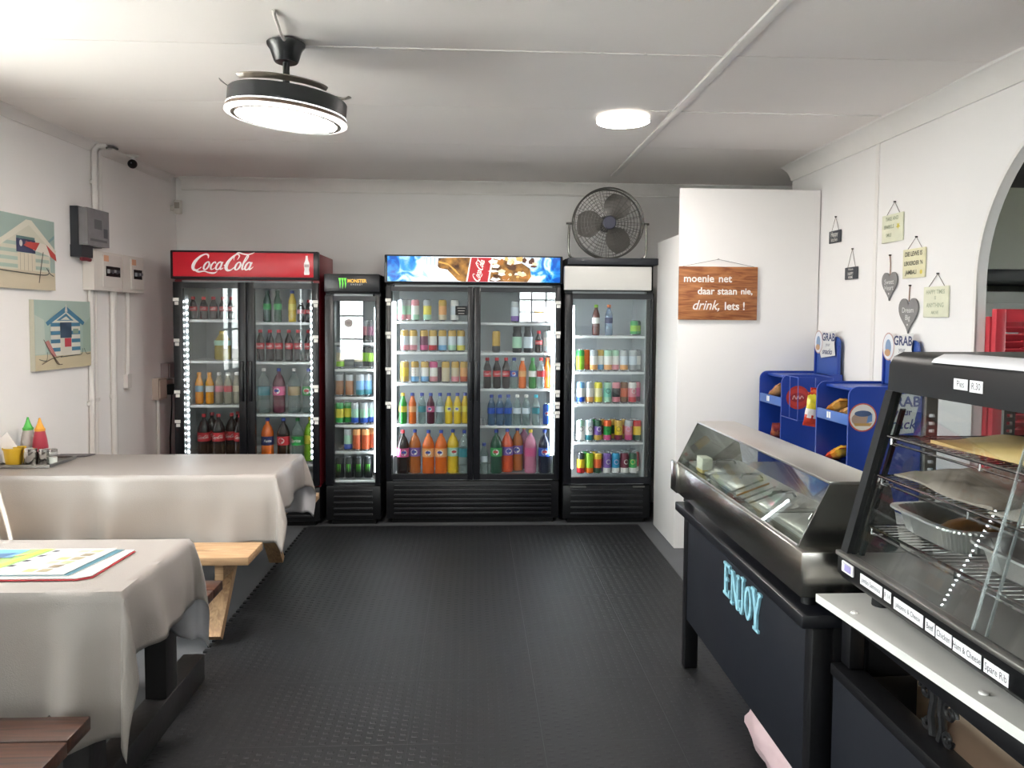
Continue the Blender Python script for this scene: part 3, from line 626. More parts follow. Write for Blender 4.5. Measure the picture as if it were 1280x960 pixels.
DRINKS = [
 ('red cooler left door', 'top shelf', 1.556, 5.92, [
  (-2.126, 'small', 'cola', 'red', 'red', 'script', 'small cola bottle with red label'),
  (-2.037, 'small', 'cola', 'red', 'red', 'script', 'small cola bottle with red label'),
  (-1.965, 'small', 'cola', 'red', 'red', 'script', 'small cola bottle with red label'),
  (-1.893, 'small', 'cola', 'red', 'red', 'script', 'small cola bottle with red label'),
  (-1.834, 'small', 'cola', 'red', 'red', 'script', 'small cola bottle with red label')],
  []),
 ('red cooler left door', 'second shelf', 1.248, 5.95, [
  (-1.915, 'jug', 'olive', 'mint', 'ylw', '', 'large olive yellow juice bottle')],
  []),
 ('red cooler left door', 'third shelf', 0.917, 5.9, [
  (-2.071, 'pet', 'ojuice', 'ltblue', 'ojuice', '', 'orange juice bottle with pale label'),
  (-1.994, 'pet', 'ojuice', 'white', 'ojuice', '', 'orange juice bottle with white label'),
  (-1.923, 'pet', 'milky', 'rose', 'white', '', 'clear bottle with faded pink label'),
  (-1.857, 'pet', 'milky', 'red', 'white', '', 'clear bottle with red label'),
  (-1.798, 'pet', 'milky', 'beige', 'white', '', 'clear bottle with beige label')],
  []),
 ('red cooler left door', 'bottom shelf', 0.5, 5.89, [
  (-2.044, 'big', 'cola', 'red', 'red', 'script', 'large cola bottle with red label'),
  (-1.934, 'big', 'cola', 'red', 'red', 'script', 'large cola bottle with red label'),
  (-1.854, 'big', 'cola', 'red', 'red', 'script', 'large cola bottle with red label'),
  (-1.771, 'big', 'cola', 'red', 'red', 'script', 'large cola bottle with red label')],
  [(-2.016, 'big', 'cola', 'red', 'red', 'script', 'large cola bottle'), (-1.836, 'big', 'cola', 'red', 'red', 'script', 'large cola bottle')]),
 ('red cooler right door', 'top shelf', 1.539, 5.92, [
  (-1.564, 'pet', 'dkgrn', 'grn', 'dkgrn', '', 'dark green soda bottle'),
  (-1.486, 'pet', 'dkgrn', 'grn', 'dkgrn', '', 'dark green soda bottle'),
  (-1.377, 'pet', 'ylw', 'lemon', 'blue', '', 'yellow soda bottle with blue cap'),
  (-1.311, 'small', 'cola', 'rose', 'white', '', 'short cola bottle with pale cap'),
  (-1.251, 'small', 'cola', 'red', 'red', 'script', 'short cola bottle with red label')],
  []),
 ('red cooler right door', 'second shelf', 1.242, 5.92, [
  (-1.618, 'pet', 'cola', 'red', 'red', 'script', 'cola bottle with red label and cap'),
  (-1.546, 'pet', 'cola', 'red', 'red', 'script', 'cola bottle with red label and cap'),
  (-1.48, 'pet', 'cola', 'red', 'red', 'script', 'cola bottle with red label and cap'),
  (-1.404, 'pet', 'cola', 'red', 'red', 'script', 'cola bottle with red label and cap'),
  (-1.335, 'pet', 'cola', 'red', 'red', 'script', 'cola bottle with red label and cap'),
  (-1.257, 'pet', 'cola', 'red', 'red', 'script', 'cola bottle with red label and cap')],
  []),
 ('red cooler right door', 'third shelf', 0.849, 5.9, [
  (-1.595, 'big', 'clear', 'teal', 'white', '', 'large clear soda bottle with green label'),
  (-1.481, 'big', 'berry', 'pink', 'blue', 'oval', 'large dark soda bottle with pink label'),
  (-1.367, 'big', 'clear', 'tan', 'white', '', 'large clear brownish bottle'),
  (-1.258, 'big', 'clear', 'grn', 'blue', 'oval', 'large clear bottle with green label')],
  []),
 ('red cooler right door', 'bottom shelf', 0.47, 5.89, [
  (-1.568, 'big', 'org', 'navy', 'blue', 'fanta', 'large orange soda bottle'),
  (-1.448, 'big', 'cola', 'red', 'blue', 'oval', 'large cola bottle with blue cap'),
  (-1.34, 'big', 'clear', 'grn', 'grn', 'sprite', 'large clear soda bottle with green cap'),
  (-1.244, 'big', 'lime', 'lemon', 'ylw', '', 'large lime green soda bottle')],
  []),
 ('narrow black cooler', 'top shelf', 1.39, 5.95, [
  (-0.879, 'can', ('blk', 'plum', 'silver'), '', 'dark can with purple middle'),
  (-0.834, 'can', ('blk', 'rose', 'silver'), '', 'dark can with pink middle'),
  (-0.788, 'can', ('blk', 'plum', 'dkgrey'), '', 'dark can with plum middle')],
  []),
 ('narrow black cooler', 'second shelf', 1.189, 5.95, [
  (-1.032, 'can', ('lime', 'beige', 'silver'), '', 'lime and beige can'),
  (-0.885, 'can', ('dkgrey', 'beige', 'silver'), '', 'beige can with dark foot'),
  (-0.834, 'can', ('blk', 'lime', 'blk'), '', 'black can with lime middle'),
  (-0.782, 'can', ('blk', 'lime', 'blk'), '', 'black can with lime middle')],
  []),
 ('narrow black cooler', 'third shelf', 0.976, 5.92, [
  (-1.033, 'can', ('copper', 'copper', 'silver'), '', 'copper brown tall can'),
  (-0.948, 'can', ('copper', 'copper', 'silver'), '', 'copper brown tall can'),
  (-0.869, 'can', ('teal', 'sky', 'silver'), '', 'teal blue tall can'),
  (-0.814, 'can', ('teal', 'sky', 'silver'), '', 'teal blue tall can')],
  []),
 ('narrow black cooler', 'fourth shelf', 0.761, 5.92, [
  (-1.033, 'can', ('grn', 'lemon', 'grn'), '', 'green can with yellow claw stripes'),
  (-0.966, 'can', ('grn', 'lemon', 'grn'), '', 'green can with yellow claw stripes'),
  (-0.905, 'can', ('royal', 'mint', 'silver'), '', 'blue and silver tall can'),
  (-0.838, 'can', ('royal', 'mint', 'silver'), '', 'blue and silver tall can'),
  (-0.778, 'can', ('royal', 'mint', 'silver'), '', 'blue and silver tall can')],
  []),
 ('narrow black cooler', 'fifth shelf', 0.558, 5.92, [
  (-0.96, 'can', ('royal', 'mint', 'silver'), '', 'blue and mint tall can'),
  (-0.893, 'can', ('rust', 'rust', 'peach'), '', 'rust orange tall can'),
  (-0.826, 'can', ('rust', 'rust', 'peach'), '', 'rust orange tall can'),
  (-0.771, 'can', ('rust', 'rust', 'peach'), '', 'rust orange tall can')],
  []),
 ('narrow black cooler', 'bottom shelf', 0.338, 5.92, [
  (-1.027, 'can', ('blk', 'blk', 'dkgrey'), 'claw', 'black can with green claw mark'),
  (-0.951, 'can', ('blk', 'blk', 'dkgrey'), 'claw', 'black can with green claw mark'),
  (-0.881, 'can', ('blk', 'blk', 'dkgrey'), 'claw', 'black can with green claw mark'),
  (-0.808, 'can', ('blk', 'blk', 'dkgrey'), 'claw', 'black can with green claw mark')],
  []),
 ('wide cooler left door', 'top shelf', 1.552, 5.97, [
  (-0.557, 'can', ('rose', 'mint', 'silver'), '', 'pale can with pink foot'),
  (-0.507, 'can', ('rose', 'mint', 'silver'), '', 'pale green and pink can'),
  (-0.452, 'can', ('mint', 'white', 'rose'), '', 'white can with mint foot'),
  (-0.359, 'can', ('mint', 'lemon', 'silver'), '', 'pale lime can'),
  (-0.241, 'can', ('beige', 'peach', 'gold'), '', 'peach orange can'),
  (-0.148, 'can', ('white', 'ice', 'white'), '', 'white icy can')],
  []),
 ('wide cooler left door', 'second shelf', 1.319, 5.94, [
  (-0.529, 'can', ('rose', 'ice', 'gold'), '', 'pale blue can with pink foot'),
  (-0.465, 'can', ('rose', 'white', 'gold'), '', 'white can with pink foot'),
  (-0.382, 'can', ('pink', 'plum', 'gold'), '', 'plum can with gold top'),
  (-0.314, 'can', ('red', 'white', 'gold'), '', 'white can with red foot'),
  (-0.24, 'can', ('sky', 'ice', 'gold'), '', 'pale can with blue foot'),
  (-0.166, 'can', ('mint', 'ice', 'gold'), '', 'pale can with mint foot'),
  (-0.098, 'can', ('lemon', 'ice', 'gold'), '', 'pale can with yellow foot')],
  [(-0.293, 'can', ('plum', 'plum', 'silver'), '', 'plum tall can'), (-0.137, 'can', ('plum', 'plum', 'silver'), '', 'plum tall can')]),
 ('wide cooler left door', 'third shelf', 1.078, 5.94, [
  (-0.529, 'can', ('gold', 'ylw', 'gold'), '', 'yellow gold tall can'),
  (-0.452, 'can', ('sky', 'white', 'gold'), 'redtxt', 'white can with red lettering'),
  (-0.376, 'can', ('sky', 'white', 'gold'), '', 'white can with blue foot'),
  (-0.308, 'can', ('rose', 'white', 'pink'), '', 'white can with pink top'),
  (-0.215, 'can', ('beige', 'beige', 'gold'), '', 'pale gold can'),
  (-0.141, 'can', ('rose', 'beige', 'gold'), '', 'beige and pink can'),
  (-0.073, 'can', ('rust', 'peach', 'gold'), '', 'peach can with rust foot')],
  [(-0.343, 'can', ('lime', 'lime', 'silver'), '', 'lime tall can'), (-0.268, 'can', ('plum', 'plum', 'silver'), '', 'plum tall can')]),
 ('wide cooler left door', 'fourth shelf', 0.762, 5.93, [
  (-0.541, 'pet', 'lime2', 'lemon', 'ylw', '', 'green soda bottle with yellow cap'),
  (-0.47, 'pet', 'org', 'peach', 'blue', '', 'orange soda bottle with blue cap'),
  (-0.396, 'pet', 'clear', 'teal', 'blue', '', 'clear bottle with dark green label'),
  (-0.329, 'pet', 'berry', 'pink', 'blue', 'oval', 'magenta soda bottle'),
  (-0.258, 'pet', 'clear', 'ice', 'blue', '', 'clear bottle with blue cap'),
  (-0.19, 'pet', 'ylw', 'lemon', 'blue', 'oval', 'yellow soda bottle with blue cap'),
  (-0.123, 'pet', 'ylw', 'lemon', 'blue', 'oval', 'yellow soda bottle with blue cap'),
  (-0.064, 'pet', 'ylw', 'lemon', 'blue', '', 'yellow soda bottle with blue cap')],
  []),
 ('wide cooler left door', 'bottom shelf', 0.372, 5.92, [
  (-0.543, 'big', 'cola', 'pink', 'red', 'oval', 'large cola bottle with pink label'),
  (-0.454, 'big', 'amber', 'violet', 'blue', 'oval', 'large amber soda bottle'),
  (-0.347, 'big', 'org', 'peach', 'blue', 'oval', 'large orange soda bottle'),
  (-0.249, 'big', 'org', 'peach', 'blue', 'oval', 'large orange soda bottle'),
  (-0.159, 'big', 'ylw', 'mint', 'blue', 'oval', 'large yellow soda bottle'),
  (-0.07, 'big', 'clear', 'teal', 'blue', '', 'large clear bottle with green label')],
  []),
 ('wide cooler right door', 'top shelf', 1.546, 5.97, [
  (0.319, 'can', ('violet', 'ice', 'silver'), '', 'pale violet can'),
  (0.407, 'can', ('blk', 'ice', 'silver'), '', 'pale can with black foot'),
  (0.501, 'can3', ('gold', 'ylw', 'gold'), '', 'short yellow can'),
  (0.576, 'can', ('ice', 'white', 'silver'), '', 'white can')],
  []),
 ('wide cooler right door', 'second shelf', 1.315, 5.94, [
  (0.174, 'can', ('dkgrey', 'gold', 'gold'), '', 'dark can with gold top'),
  (0.336, 'jar', 'dkgrey', 'mint', 'blk', '', 'dark jar with pale green label'),
  (0.423, 'jar', 'dkgrey', 'ice', 'blk', '', 'dark jar with pale label'),
  (0.504, 'small', 'cola', 'red', 'red', 'script', 'small cola bottle'),
  (0.573, 'can', ('ice', 'white', 'silver'), '', 'white and silver can')],
  []),
 ('wide cooler right door', 'third shelf', 1.037, 5.93, [
  (0.106, 'pet', 'cola', 'red', 'red', 'script', 'cola bottle with red label and cap'),
  (0.18, 'pet', 'cola', 'red', 'red', 'script', 'cola bottle with red label and cap'),
  (0.252, 'pet', 'cola', 'red', 'red', 'script', 'cola bottle with red label and cap'),
  (0.314, 'pet', 'clear', 'royal', 'blue', 'oval', 'clear bottle with royal blue label'),
  (0.379, 'pet', 'org', 'peach', 'white', '', 'orange soda bottle with white cap'),
  (0.457, 'pet', 'green', 'white', 'grn', '', 'green soda bottle'),
  (0.522, 'pet', 'clear', 'red', 'red', '', 'clear bottle with red label'),
  (0.578, 'pet', 'org', 'rust', 'rust', '', 'rust orange bottle')],
  []),
 ('wide cooler right door', 'fourth shelf', 0.75, 5.93, [
  (0.14, 'pet', 'water', 'royal', 'blue', '', 'blue water bottle'),
  (0.205, 'pet', 'water', 'royal', 'blue', '', 'blue water bottle'),
  (0.27, 'pet', 'water', 'royal', 'blue', '', 'blue water bottle'),
  (0.339, 'pet', 'clear', 'ice', 'white', '', 'clear water bottle with white cap'),
  (0.41, 'pet', 'clear', 'ice', 'white', '', 'clear water bottle with white cap'),
  (0.485, 'pet', 'clear', 'teal', 'aqua', '', 'clear water bottle with aqua cap'),
  (0.572, 'can', ('royal', 'royal', 'royal'), 'oval', 'royal blue can')],
  []),
 ('wide cooler right door', 'bottom shelf', 0.376, 5.92, [
  (0.084, 'pet', 'clear', 'ice', 'blue', '', 'clear water bottle with blue cap'),
  (0.18, 'big', 'dkgrn', 'grn', 'blue', 'oval', 'large dark green soda bottle'),
  (0.267, 'big', 'redorg', 'violet', 'blue', 'oval', 'large red orange soda bottle'),
  (0.35, 'big', 'amber', 'violet', 'blue', 'oval', 'large amber soda bottle'),
  (0.447, 'big', 'pinkc', 'pink', 'ylw', '', 'large pink soda bottle'),
  (0.556, 'big', 'navyc', 'royal', 'blue', 'oval', 'large dark blue bottle')],
  [(0.408, 'big', 'pinkc', 'pink', 'ylw', '', 'large pink soda bottle')]),
 ('white-topped cooler', 'top shelf', 1.452, 5.93, [
  (0.948, 'pet', 'redbr', 'white', 'lime', '', 'red brown bottle with green cap'),
  (1.048, 'pet', 'water', 'navy', 'org', '', 'blue bottle with orange cap'),
  (1.247, 'can3', ('grn', 'lime', 'grn'), '', 'short green can'),
  (1.319, 'can3', ('grn', 'lime', 'dkgrn'), '', 'short dark green can')],
  []),
 ('white-topped cooler', 'second shelf', 1.174, 5.92, [
  (0.827, 'can', ('lime', 'lime', 'grn'), '', 'lime green can'),
  (0.877, 'can', ('rust', 'org', 'org'), '', 'orange can'),
  (0.933, 'can', ('peach', 'white', 'silver'), '', 'white can with peach foot'),
  (0.987, 'can', ('sky', 'white', 'gold'), '', 'white can with blue foot'),
  (1.043, 'can', ('peach', 'white', 'mint'), '', 'white can with mint top'),
  (1.103, 'can', ('rose', 'white', 'mint'), '', 'white can with pink foot'),
  (1.169, 'can', ('peach', 'ice', 'silver'), '', 'icy can with peach foot'),
  (1.238, 'can', ('grey', 'ice', 'silver'), '', 'pale grey can'),
  (1.317, 'can', ('silver', 'white', 'grey'), '', 'white can with grey top')],
  []),
 ('white-topped cooler', 'third shelf', 0.924, 5.92, [
  (0.833, 'can', ('royal', 'white', 'sky'), '', 'white can with royal blue foot'),
  (0.902, 'can', ('peach', 'white', 'silver'), '', 'white can with peach foot'),
  (0.971, 'can', ('lemon', 'cream', 'lemon'), '', 'pale yellow can'),
  (1.043, 'can', ('mint', 'aqua2', 'mint'), 'ring', 'mint green can with ring mark'),
  (1.112, 'can', ('rose', 'blk', 'rose'), '', 'black and pink can'),
  (1.175, 'can', ('brown', 'rust', 'brown'), '', 'brown and orange can'),
  (1.238, 'can', ('red', 'rose', 'white'), 'ringw', 'pink and red can with ring mark'),
  (1.304, 'can', ('plum', 'pink', 'rose'), '', 'pink can')],
  []),
 ('white-topped cooler', 'fourth shelf', 0.627, 5.92, [
  (0.833, 'can', ('white', 'white', 'mint'), 'ring', 'white can with ring mark'),
  (0.902, 'can', ('teal', 'white', 'ice'), 'ring', 'white can with teal foot'),
  (0.971, 'can', ('gold', 'violet', 'dkgrn'), 'ringw', 'violet can with gold foot'),
  (1.046, 'can', ('pink', 'grn', 'orgr'), 'ring', 'green can with pink foot'),
  (1.134, 'can', ('maroon', 'ylw', 'gold'), 'ring', 'yellow can with maroon foot'),
  (1.213, 'can', ('pink', 'rose', 'silver'), 'ringp', 'rose pink can with ring mark'),
  (1.298, 'can', ('dkgrn', 'ylw', 'red'), '', 'yellow can with green foot')],
  [(0.945, 'can', ('violet', 'plum', 'grn'), '', 'plum tall can'), (1.015, 'can', ('gold', 'maroon', 'gold'), '', 'maroon tall can'), (1.104, 'can', ('gold', 'dkgrn', 'gold'), '', 'dark green tall can'), (1.187, 'can', ('gold', 'rust', 'gold'), '', 'rust tall can'), (1.27, 'can', ('grey', 'plum', 'grey'), '', 'plum and grey can')]),
 ('white-topped cooler', 'bottom shelf', 0.369, 5.92, [
  (0.84, 'can', ('red', 'ylw', 'dkgrey'), '', 'yellow can with red foot'),
  (0.908, 'can', ('org', 'lime', 'lime'), '', 'lime can with orange foot'),
  (0.974, 'can', ('dkgrn', 'orgr', 'ylw'), '', 'orange can with dark green foot'),
  (1.046, 'can', ('white', 'violet', 'violet'), 'ringw', 'violet can with white foot'),
  (1.115, 'can', ('white', 'sky2', 'sky2'), 'ringp', 'blue can with white foot'),
  (1.185, 'can', ('white', 'maroon', 'maroon'), 'ringw', 'maroon can with white foot'),
  (1.251, 'can', ('white', 'grn', 'dkgrn'), 'ringy', 'green can with white foot'),
  (1.32, 'can', ('white', 'redp', 'redp'), 'ringw', 'red can with white foot')],
  [(0.888, 'can', ('lime', 'lime', 'grn'), '', 'lime tall can'), (0.952, 'can', ('dkgrn', 'orgr', 'ylw'), '', 'orange tall can'), (1.022, 'can', ('violet', 'plum', 'grey'), '', 'plum tall can'), (1.091, 'can', ('blk', 'dkgrey', 'silver'), '', 'dark tall can'), (1.168, 'can', ('blk', 'maroon', 'silver'), '', 'maroon tall can'), (1.238, 'can', ('blk', 'plum', 'silver'), '', 'dark plum can'), (1.302, 'can', ('blk', 'maroon', 'silver'), '', 'dark maroon can')]),
]
BOUNDS = {'red cooler left door': (-2.145, -1.70), 'red cooler right door': (-1.66, -1.21), 'narrow black cooler': (-1.055, -.755), 'wide cooler left door': (-.605, -.02), 'wide cooler right door': (.02, .605), 'white-topped cooler': (.745, 1.312)}
for fr, sh, z, y, items, back in DRINKS:
    placed = []
    for isback, lst in ((0, items), (1, back)):
        for i, it in enumerate(lst):
            r = RAD[it[1]]; lo, hi = BOUNDS[fr]; x = min(max(it[0], lo+r), hi-r); yy = y+(.0 if not isback else .075)+(.02 if r > .04 else 0)
            for _ in range(12):                             # step back until it stands free of its neighbours
                hit = [q for q in placed if math.hypot(q[0]-x, q[1]-yy) < q[2]+r+.001]
                if not hit: break
                yy += .012
            placed.append((x, yy, r))
            where = ORD[i] if not isback else ORD[i]+' of back row'
            if len(lst) == 1: where = 'alone in front' if not isback else 'in the back row'
            t = thing('drink_can' if it[1].startswith('can') else ('drink_jar' if it[1] == 'jar' else 'drink_bottle'), (x, yy, z+.0005), f'{it[-1]}, {where}, {sh}, {fr}', 'can' if it[1].startswith('can') else ('jar' if it[1] == 'jar' else 'bottle'), f'drinks on the {sh} of the {fr}')
            t.rotation_euler.z = random.uniform(-.3, .3)
            for nm, me in drink_parts(it): place(nm, me, t)
# ================================================================ left wall
def LF(s, z): return lambda a, b, d: LW(s+a, z+b, d)
# --- beach-hut canvases
def canvas(s0, s1, z0, z1, label):
    t = thing('canvas_picture', LW((s0+s1)/2, z0, .015), label, 'picture', 'beach hut canvases')
    MB().fbox(LW, s0, s1, z0, z1, .002, .030, mat('canvas_edge', 'b9b7a6', .7)).build('stretched_canvas', t, smooth=0)
    d = D2(LW((s0+s1)/2, (z0+z1)/2, .0305), LWD, (0, 0, 1)); return t, d, (s1-s0)/2, (z1-z0)/2
t, d, w, h = canvas(4.02, 4.758, 1.723, 2.131, 'beach hut canvas with red and white parasol, upper one')
d.rect(-w, w, -h, h, '9fb3ab', 1); d.rect(-w, w, -h, -.10, 'c9bda4', 2)
hx = .13                                                    # the hut sits right of the middle, cut by the frame edge
d.poly([(hx-.33, -.10), (hx+.19, -.10), (hx+.19, .07), (hx-.0, .17), (hx-.33, .03)], 'cfccba', 2)
for i in range(4): d.rect(hx-.32, hx+.18, -.09+i*.042, -.07+i*.042, 'a8bcb0', 3)
d.poly([(hx-.37, -.005), (hx-.03, .186), (hx+.02, .186), (hx+.25, .03), (hx+.235, .012), (hx-.005, .158), (hx-.36, -.03)], 'dad6c6', 4)
d.rect(hx-.12, hx+.05, .0, .075, '3b4260', 4); d.rect(hx-.12, hx+.045, .075, .09, '5f7d78', 5); d.rect(hx-.11, hx+.05, -.10, -.002, 'd3c9b4', 4)
for i in range(4): d.rect(hx-.09+i*.035, hx-.086+i*.035, -.10, -.004, 'aaa290', 5)
for x in (-.08, -.03, .01): d.ell(hx+x, .05, .014, .018, ['c9c4c0', '8a5a60', 'd5d0c4'][int((x+.08)/.05)], 5)
d.poly([(hx-.02, .052), (hx+.08, .066), (hx+.15, .062), (hx+.24, .03), (hx+.25, -.02), (hx+.16, .0), (hx+.03, .02)], 'ddd5c8', 6)
d.poly([(hx-.06, .04), (hx-.02, .062), (hx+.09, .066), (hx+.05, .018)], 'b5453f', 7); d.poly([(hx+.15, .062), (hx+.24, .01), (hx+.25, -.03), (hx+.19, -.005)], 'b5453f', 7)
d.stroke([(hx+.12, .015, .006), (hx+.10, -.06, .006), (hx+.075, -.165, .007)], '4a4a44', 8)
d.stroke([(-w+.01, -.10, .006), (hx-.05, -.115, .006), (hx+.15, -.115, .006), (hx+.17, -.08, .006)], '4d4f4a', 8); d.stroke([(w-.02, -.12, .006), (w-.06, -.105, .006), (w-.09, -.075, .006)], '4d4f4a', 8)
d.poly([(w-.09, .07), (w-.002, .125), (w-.002, .105), (w-.10, .05)], '7f9fa4', 3)
d.build('painted_scene', t)
t, d, w, h = canvas(4.547, 5.130, 1.252, 1.665, 'beach hut canvas with blue striped hut and deckchair, lower one')
d.rect(-w, w, -h, h, 'a9bcb2', 1); d.rect(-w, w, -h, -.115, 'c8bb9c', 2); d.poly([(-w, -.11), (-w, .12), (-w+.09, .09), (-w+.10, -.11)], 'bcc6bb', 2); d.poly([(w-.09, -.11), (w-.09, .05), (w, .11), (w, -.11)], '9fb3a4', 2)
d.poly([(-.14, -.125), (.17, -.125), (.17, .08), (.02, .155), (-.14, .08)], 'd9d5c8', 3)
for i in range(4): d.rect(-.14, -.045, -.10+i*.05, -.077+i*.05, '4a7f9c', 4); d.rect(.075, .17, -.10+i*.05, -.077+i*.05, '4a7f9c', 4)
d.poly([(-.19, .075), (.02, .175), (.22, .075), (.20, .055), (.02, .14), (-.17, .055)], '4a7f9c', 5); d.poly([(-.08, .085), (.02, .13), (.10, .085)], '4a7f9c', 4); d.poly([(-.04, .09), (.02, .112), (.06, .09)], 'd9d5c8', 5); d.poly([(.005, .14), (.02, .19), (.035, .14)], 'd9d5c8', 6)
d.rect(-.045, .075, -.02, .075, '34475c', 5); d.rect(-.04, .072, -.12, -.02, 'd3cdbe', 4); d.rect(.0, .07, -.075, -.022, 'b23a48', 5); d.rect(.09, .15, .005, .035, '8aa090', 5)
d.poly([(-.205, -.04), (-.165, -.03), (-.09, -.125), (-.13, -.13)], 'c9948c', 6)
for i in range(4): d.poly([(-.20+i*.01, -.04+i*.003), (-.197+i*.01, -.04+i*.003), (-.12+i*.01, -.13), (-.125+i*.01, -.13)], 'b5545a', 7)
for p in ([(-.215, -.025, .005), (-.14, -.11, .005), (-.06, -.18, .006)], [(-.235, -.17, .005), (-.13, -.14, .005), (-.03, -.13, .005)], [(-.03, -.18, .004), (-.08, -.175, .004), (-.12, -.135, .004)]): d.stroke(p, '5a4a42', 8)
d.stroke([(-.26, -.14, .005), (-.19, -.15, .005), (-.18, -.10, .005)], '4a514d', 7); d.stroke([(-.05, -.135, .005), (.10, -.13, .005), (.18, -.125, .005), (.19, -.09, .005)], '4a514d', 7); d.stroke([(.21, -.09, .005), (.235, -.125, .005), (.28, -.125, .005)], '4a514d', 7)
d.build('painted_scene', t)
# --- grey meter box with black rear casing
t = thing('meter_box', LW(5.09, 1.95, .04), 'dark grey meter box with smoky cover above the fuse boards', 'meter box')
MB().fbox(LW, 4.975, 5.255, 2.02, 2.262, .002, .05, mat('meter_back', '2a2d33', .5)).build('rear_casing', t)
MB().fbox(LW, 4.97, 5.098, 1.945, 2.02, .002, .075, mat('meter_back', '2a2d33', .5)).build('terminal_cover', t)
MB().fbox(LW, 4.985, 5.245, 2.022, 2.255, .05, .105, mat('smoky_plastic', '7c7a7d', .3, var=.12, vscale=14)).build('front_cover', t)
d = D2(LW(5.115, 2.14, .1055), LWD, (0, 0, 1)); d.rect(-.05, .04, -.01, .05, '5d5c61', 1); d.rect(.06, .11, -.06, .0, '4a4a52', 1); d.rect(-.10, .10, -.09, -.075, '5a595c', 1); d.build('meter_window', t)
MB().tube([LW(4.99, 1.932, .06), LW(5.04, 1.935, .065), LW(5.09, 1.932, .06)], .012, mat('red_cable', '7c2a36', .5), 8).build('red_cable', t)
# --- two fuse boards
for (s0, s1, lab) in ((5.105, 5.465, 'left white fuse board with black breaker row'), (5.478, 5.775, 'right white fuse board with black breaker row')):
    t = thing('fuse_board', LW((s0+s1)/2, 1.742, .04), lab, 'fuse board', 'white fuse boards')
    MB().fbox(LW, s0, s1, 1.742, 1.998, .002, .075, mat('fuse_white', 'dcd6cf', .45)).build('casing', t, smooth=0)
    MB().fbox(LW, s0+.10, s1-.02, 1.765, 1.98, .075, .085, mat('fuse_door', 'd6d0ca', .4)).build('cover', t, smooth=0)
    MB().fbox(LW, s0+.13, s1-.05, 1.838, 1.905, .085, .088, BLACKM).build('breaker_slot', t, smooth=0)
    n = 6
    for i in range(n):
        a = s0+.14+(s1-s0-.20)*i/n; MB().fbox(LW, a, a+.02, 1.858+.008*(i % 2), 1.884, .088, .097, mat('breaker', '4c5058' if i % 3 else '9aa0a4', .4)).build('breaker', t, smooth=0)
    MB().fbox(LW, s0+.105, s0+.165, 1.935, 1.975, .085, .0862, mat('orange_sticker', 'd6a283', .6)).build('warning_sticker', t, smooth=0)
# --- conduits
PVC = mat('white_conduit', 'dcd8d4', .35)
def conduit(name, pts, r, lab, clips=()):
    o = MB().tube(pts, r, PVC, 10).build(name, label=lab, cat='conduit', group='white electrical conduits')
    for (s, z) in clips: MB().fbox(LW, s-.022, s+.022, z-.012, z+.012, .001, .03, PVC).build('clip', o)
conduit('conduit', [LW(5.235, 2.262, .022), LW(5.235, 2.66, .022), LW(5.25, 2.69, .03), LW(5.29, 2.70, .07)], .019, 'thick white conduit above the meter box, nearer the canvases', [(5.235, 2.45)])
conduit('conduit', [LW(5.305, 2.262, .018), LW(5.305, 2.66, .018), LW(5.32, 2.69, .03), LW(5.36, 2.70, .07)], .015, 'thinner white conduit above the meter box, nearer the coolers')
conduit('conduit', [LW(5.165, 1.741, .02), LW(5.155, 1.2, .02), LW(5.135, .05, .02)], .018, 'white conduit below the left fuse board, nearest the canvases', [(5.15, 1.0), (5.143, .6)])
conduit('conduit', [LW(5.225, 1.741, .016), LW(5.215, 1.2, .016), LW(5.20, .05, .016)], .013, 'slim white conduit right beside the first one below the boards', [(5.214, 1.02)])
conduit('conduit', [LW(5.435, 1.741, .022), LW(5.435, 1.69, .022), LW(5.432, 1.2, .02), LW(5.43, .05, .02)], .020, 'thick white conduit rising between the two fuse boards', [(5.432, 1.02), (5.43, .6)])
conduit('conduit', [LW(5.50, 1.741, .014), LW(5.49, 1.6, .013), LW(5.475, 1.2, .012), LW(5.47, .05, .012)], .010, 'thin white cable pipe under the right fuse board')
conduit('conduit', [LW(5.655, 1.741, .016), LW(5.645, 1.35, .016), LW(5.632, 1.16, .016)], .015, 'short white conduit ending in a small box, under right board')
t = MB().fbox(LW, 5.60, 5.66, 1.06, 1.16, .002, .032, PVC).build('junction_box', label='small white box at the end of the short conduit', cat='junction box')
# --- socket, plug and cord near the cooler
t = thing('wall_socket', LW(6.13, .93, .02), 'cream double wall socket beside the red cooler', 'socket')
MB().fbox(LW, 6.035, 6.18, .93, 1.095, .002, .05, mat('socket_cream', 'b9a99d', .5)).build('box', t)
MB().fbox(LW, 6.05, 6.165, .945, 1.08, .05, .056, mat('socket_face', 'cabbae', .4)).build('face_plate', t)
MB().fbox(LW, 6.18, 6.335, .955, 1.07, .002, .03, mat('socket_cream', 'b9a99d', .5)).build('second_outlet', t)
t = thing('plug', LW(6.255, .95, .03), 'black plug and hanging cord in the wall socket', 'plug')
MB().fbox(LW, 6.205, 6.30, .955, 1.035, .031, .075, BLACKM).build('plug_body', t)
MB().tube([LW(6.25, .957, .055), LW(6.262, .85, .05), LW(6.27, .6, .03), LW(6.28, .3, .025), LW(6.29, .03, .03)], .006, BLACKM, 8).build('cord', t)
conduit('conduit', [LW(6.09, .929, .02), LW(6.09, .5, .02), LW(6.09, .05, .02)], .014, 'white conduit running down from the wall socket')
t = thing('air_freshener', LW(6.29, 1.08, .04), 'smoky grey dispenser above the wall socket', 'dispenser')
MB().fbox(LW, 6.18, 6.40, 1.085, 1.205, .002, .06, mat('smoky_dispenser', '8d7f80', .25)).build('casing', t)
MB().fbox(LW, 6.20, 6.215, 1.09, 1.20, .06, .063, mat('dispenser_rib', 'b3a7a7', .3)).build('rib', t)
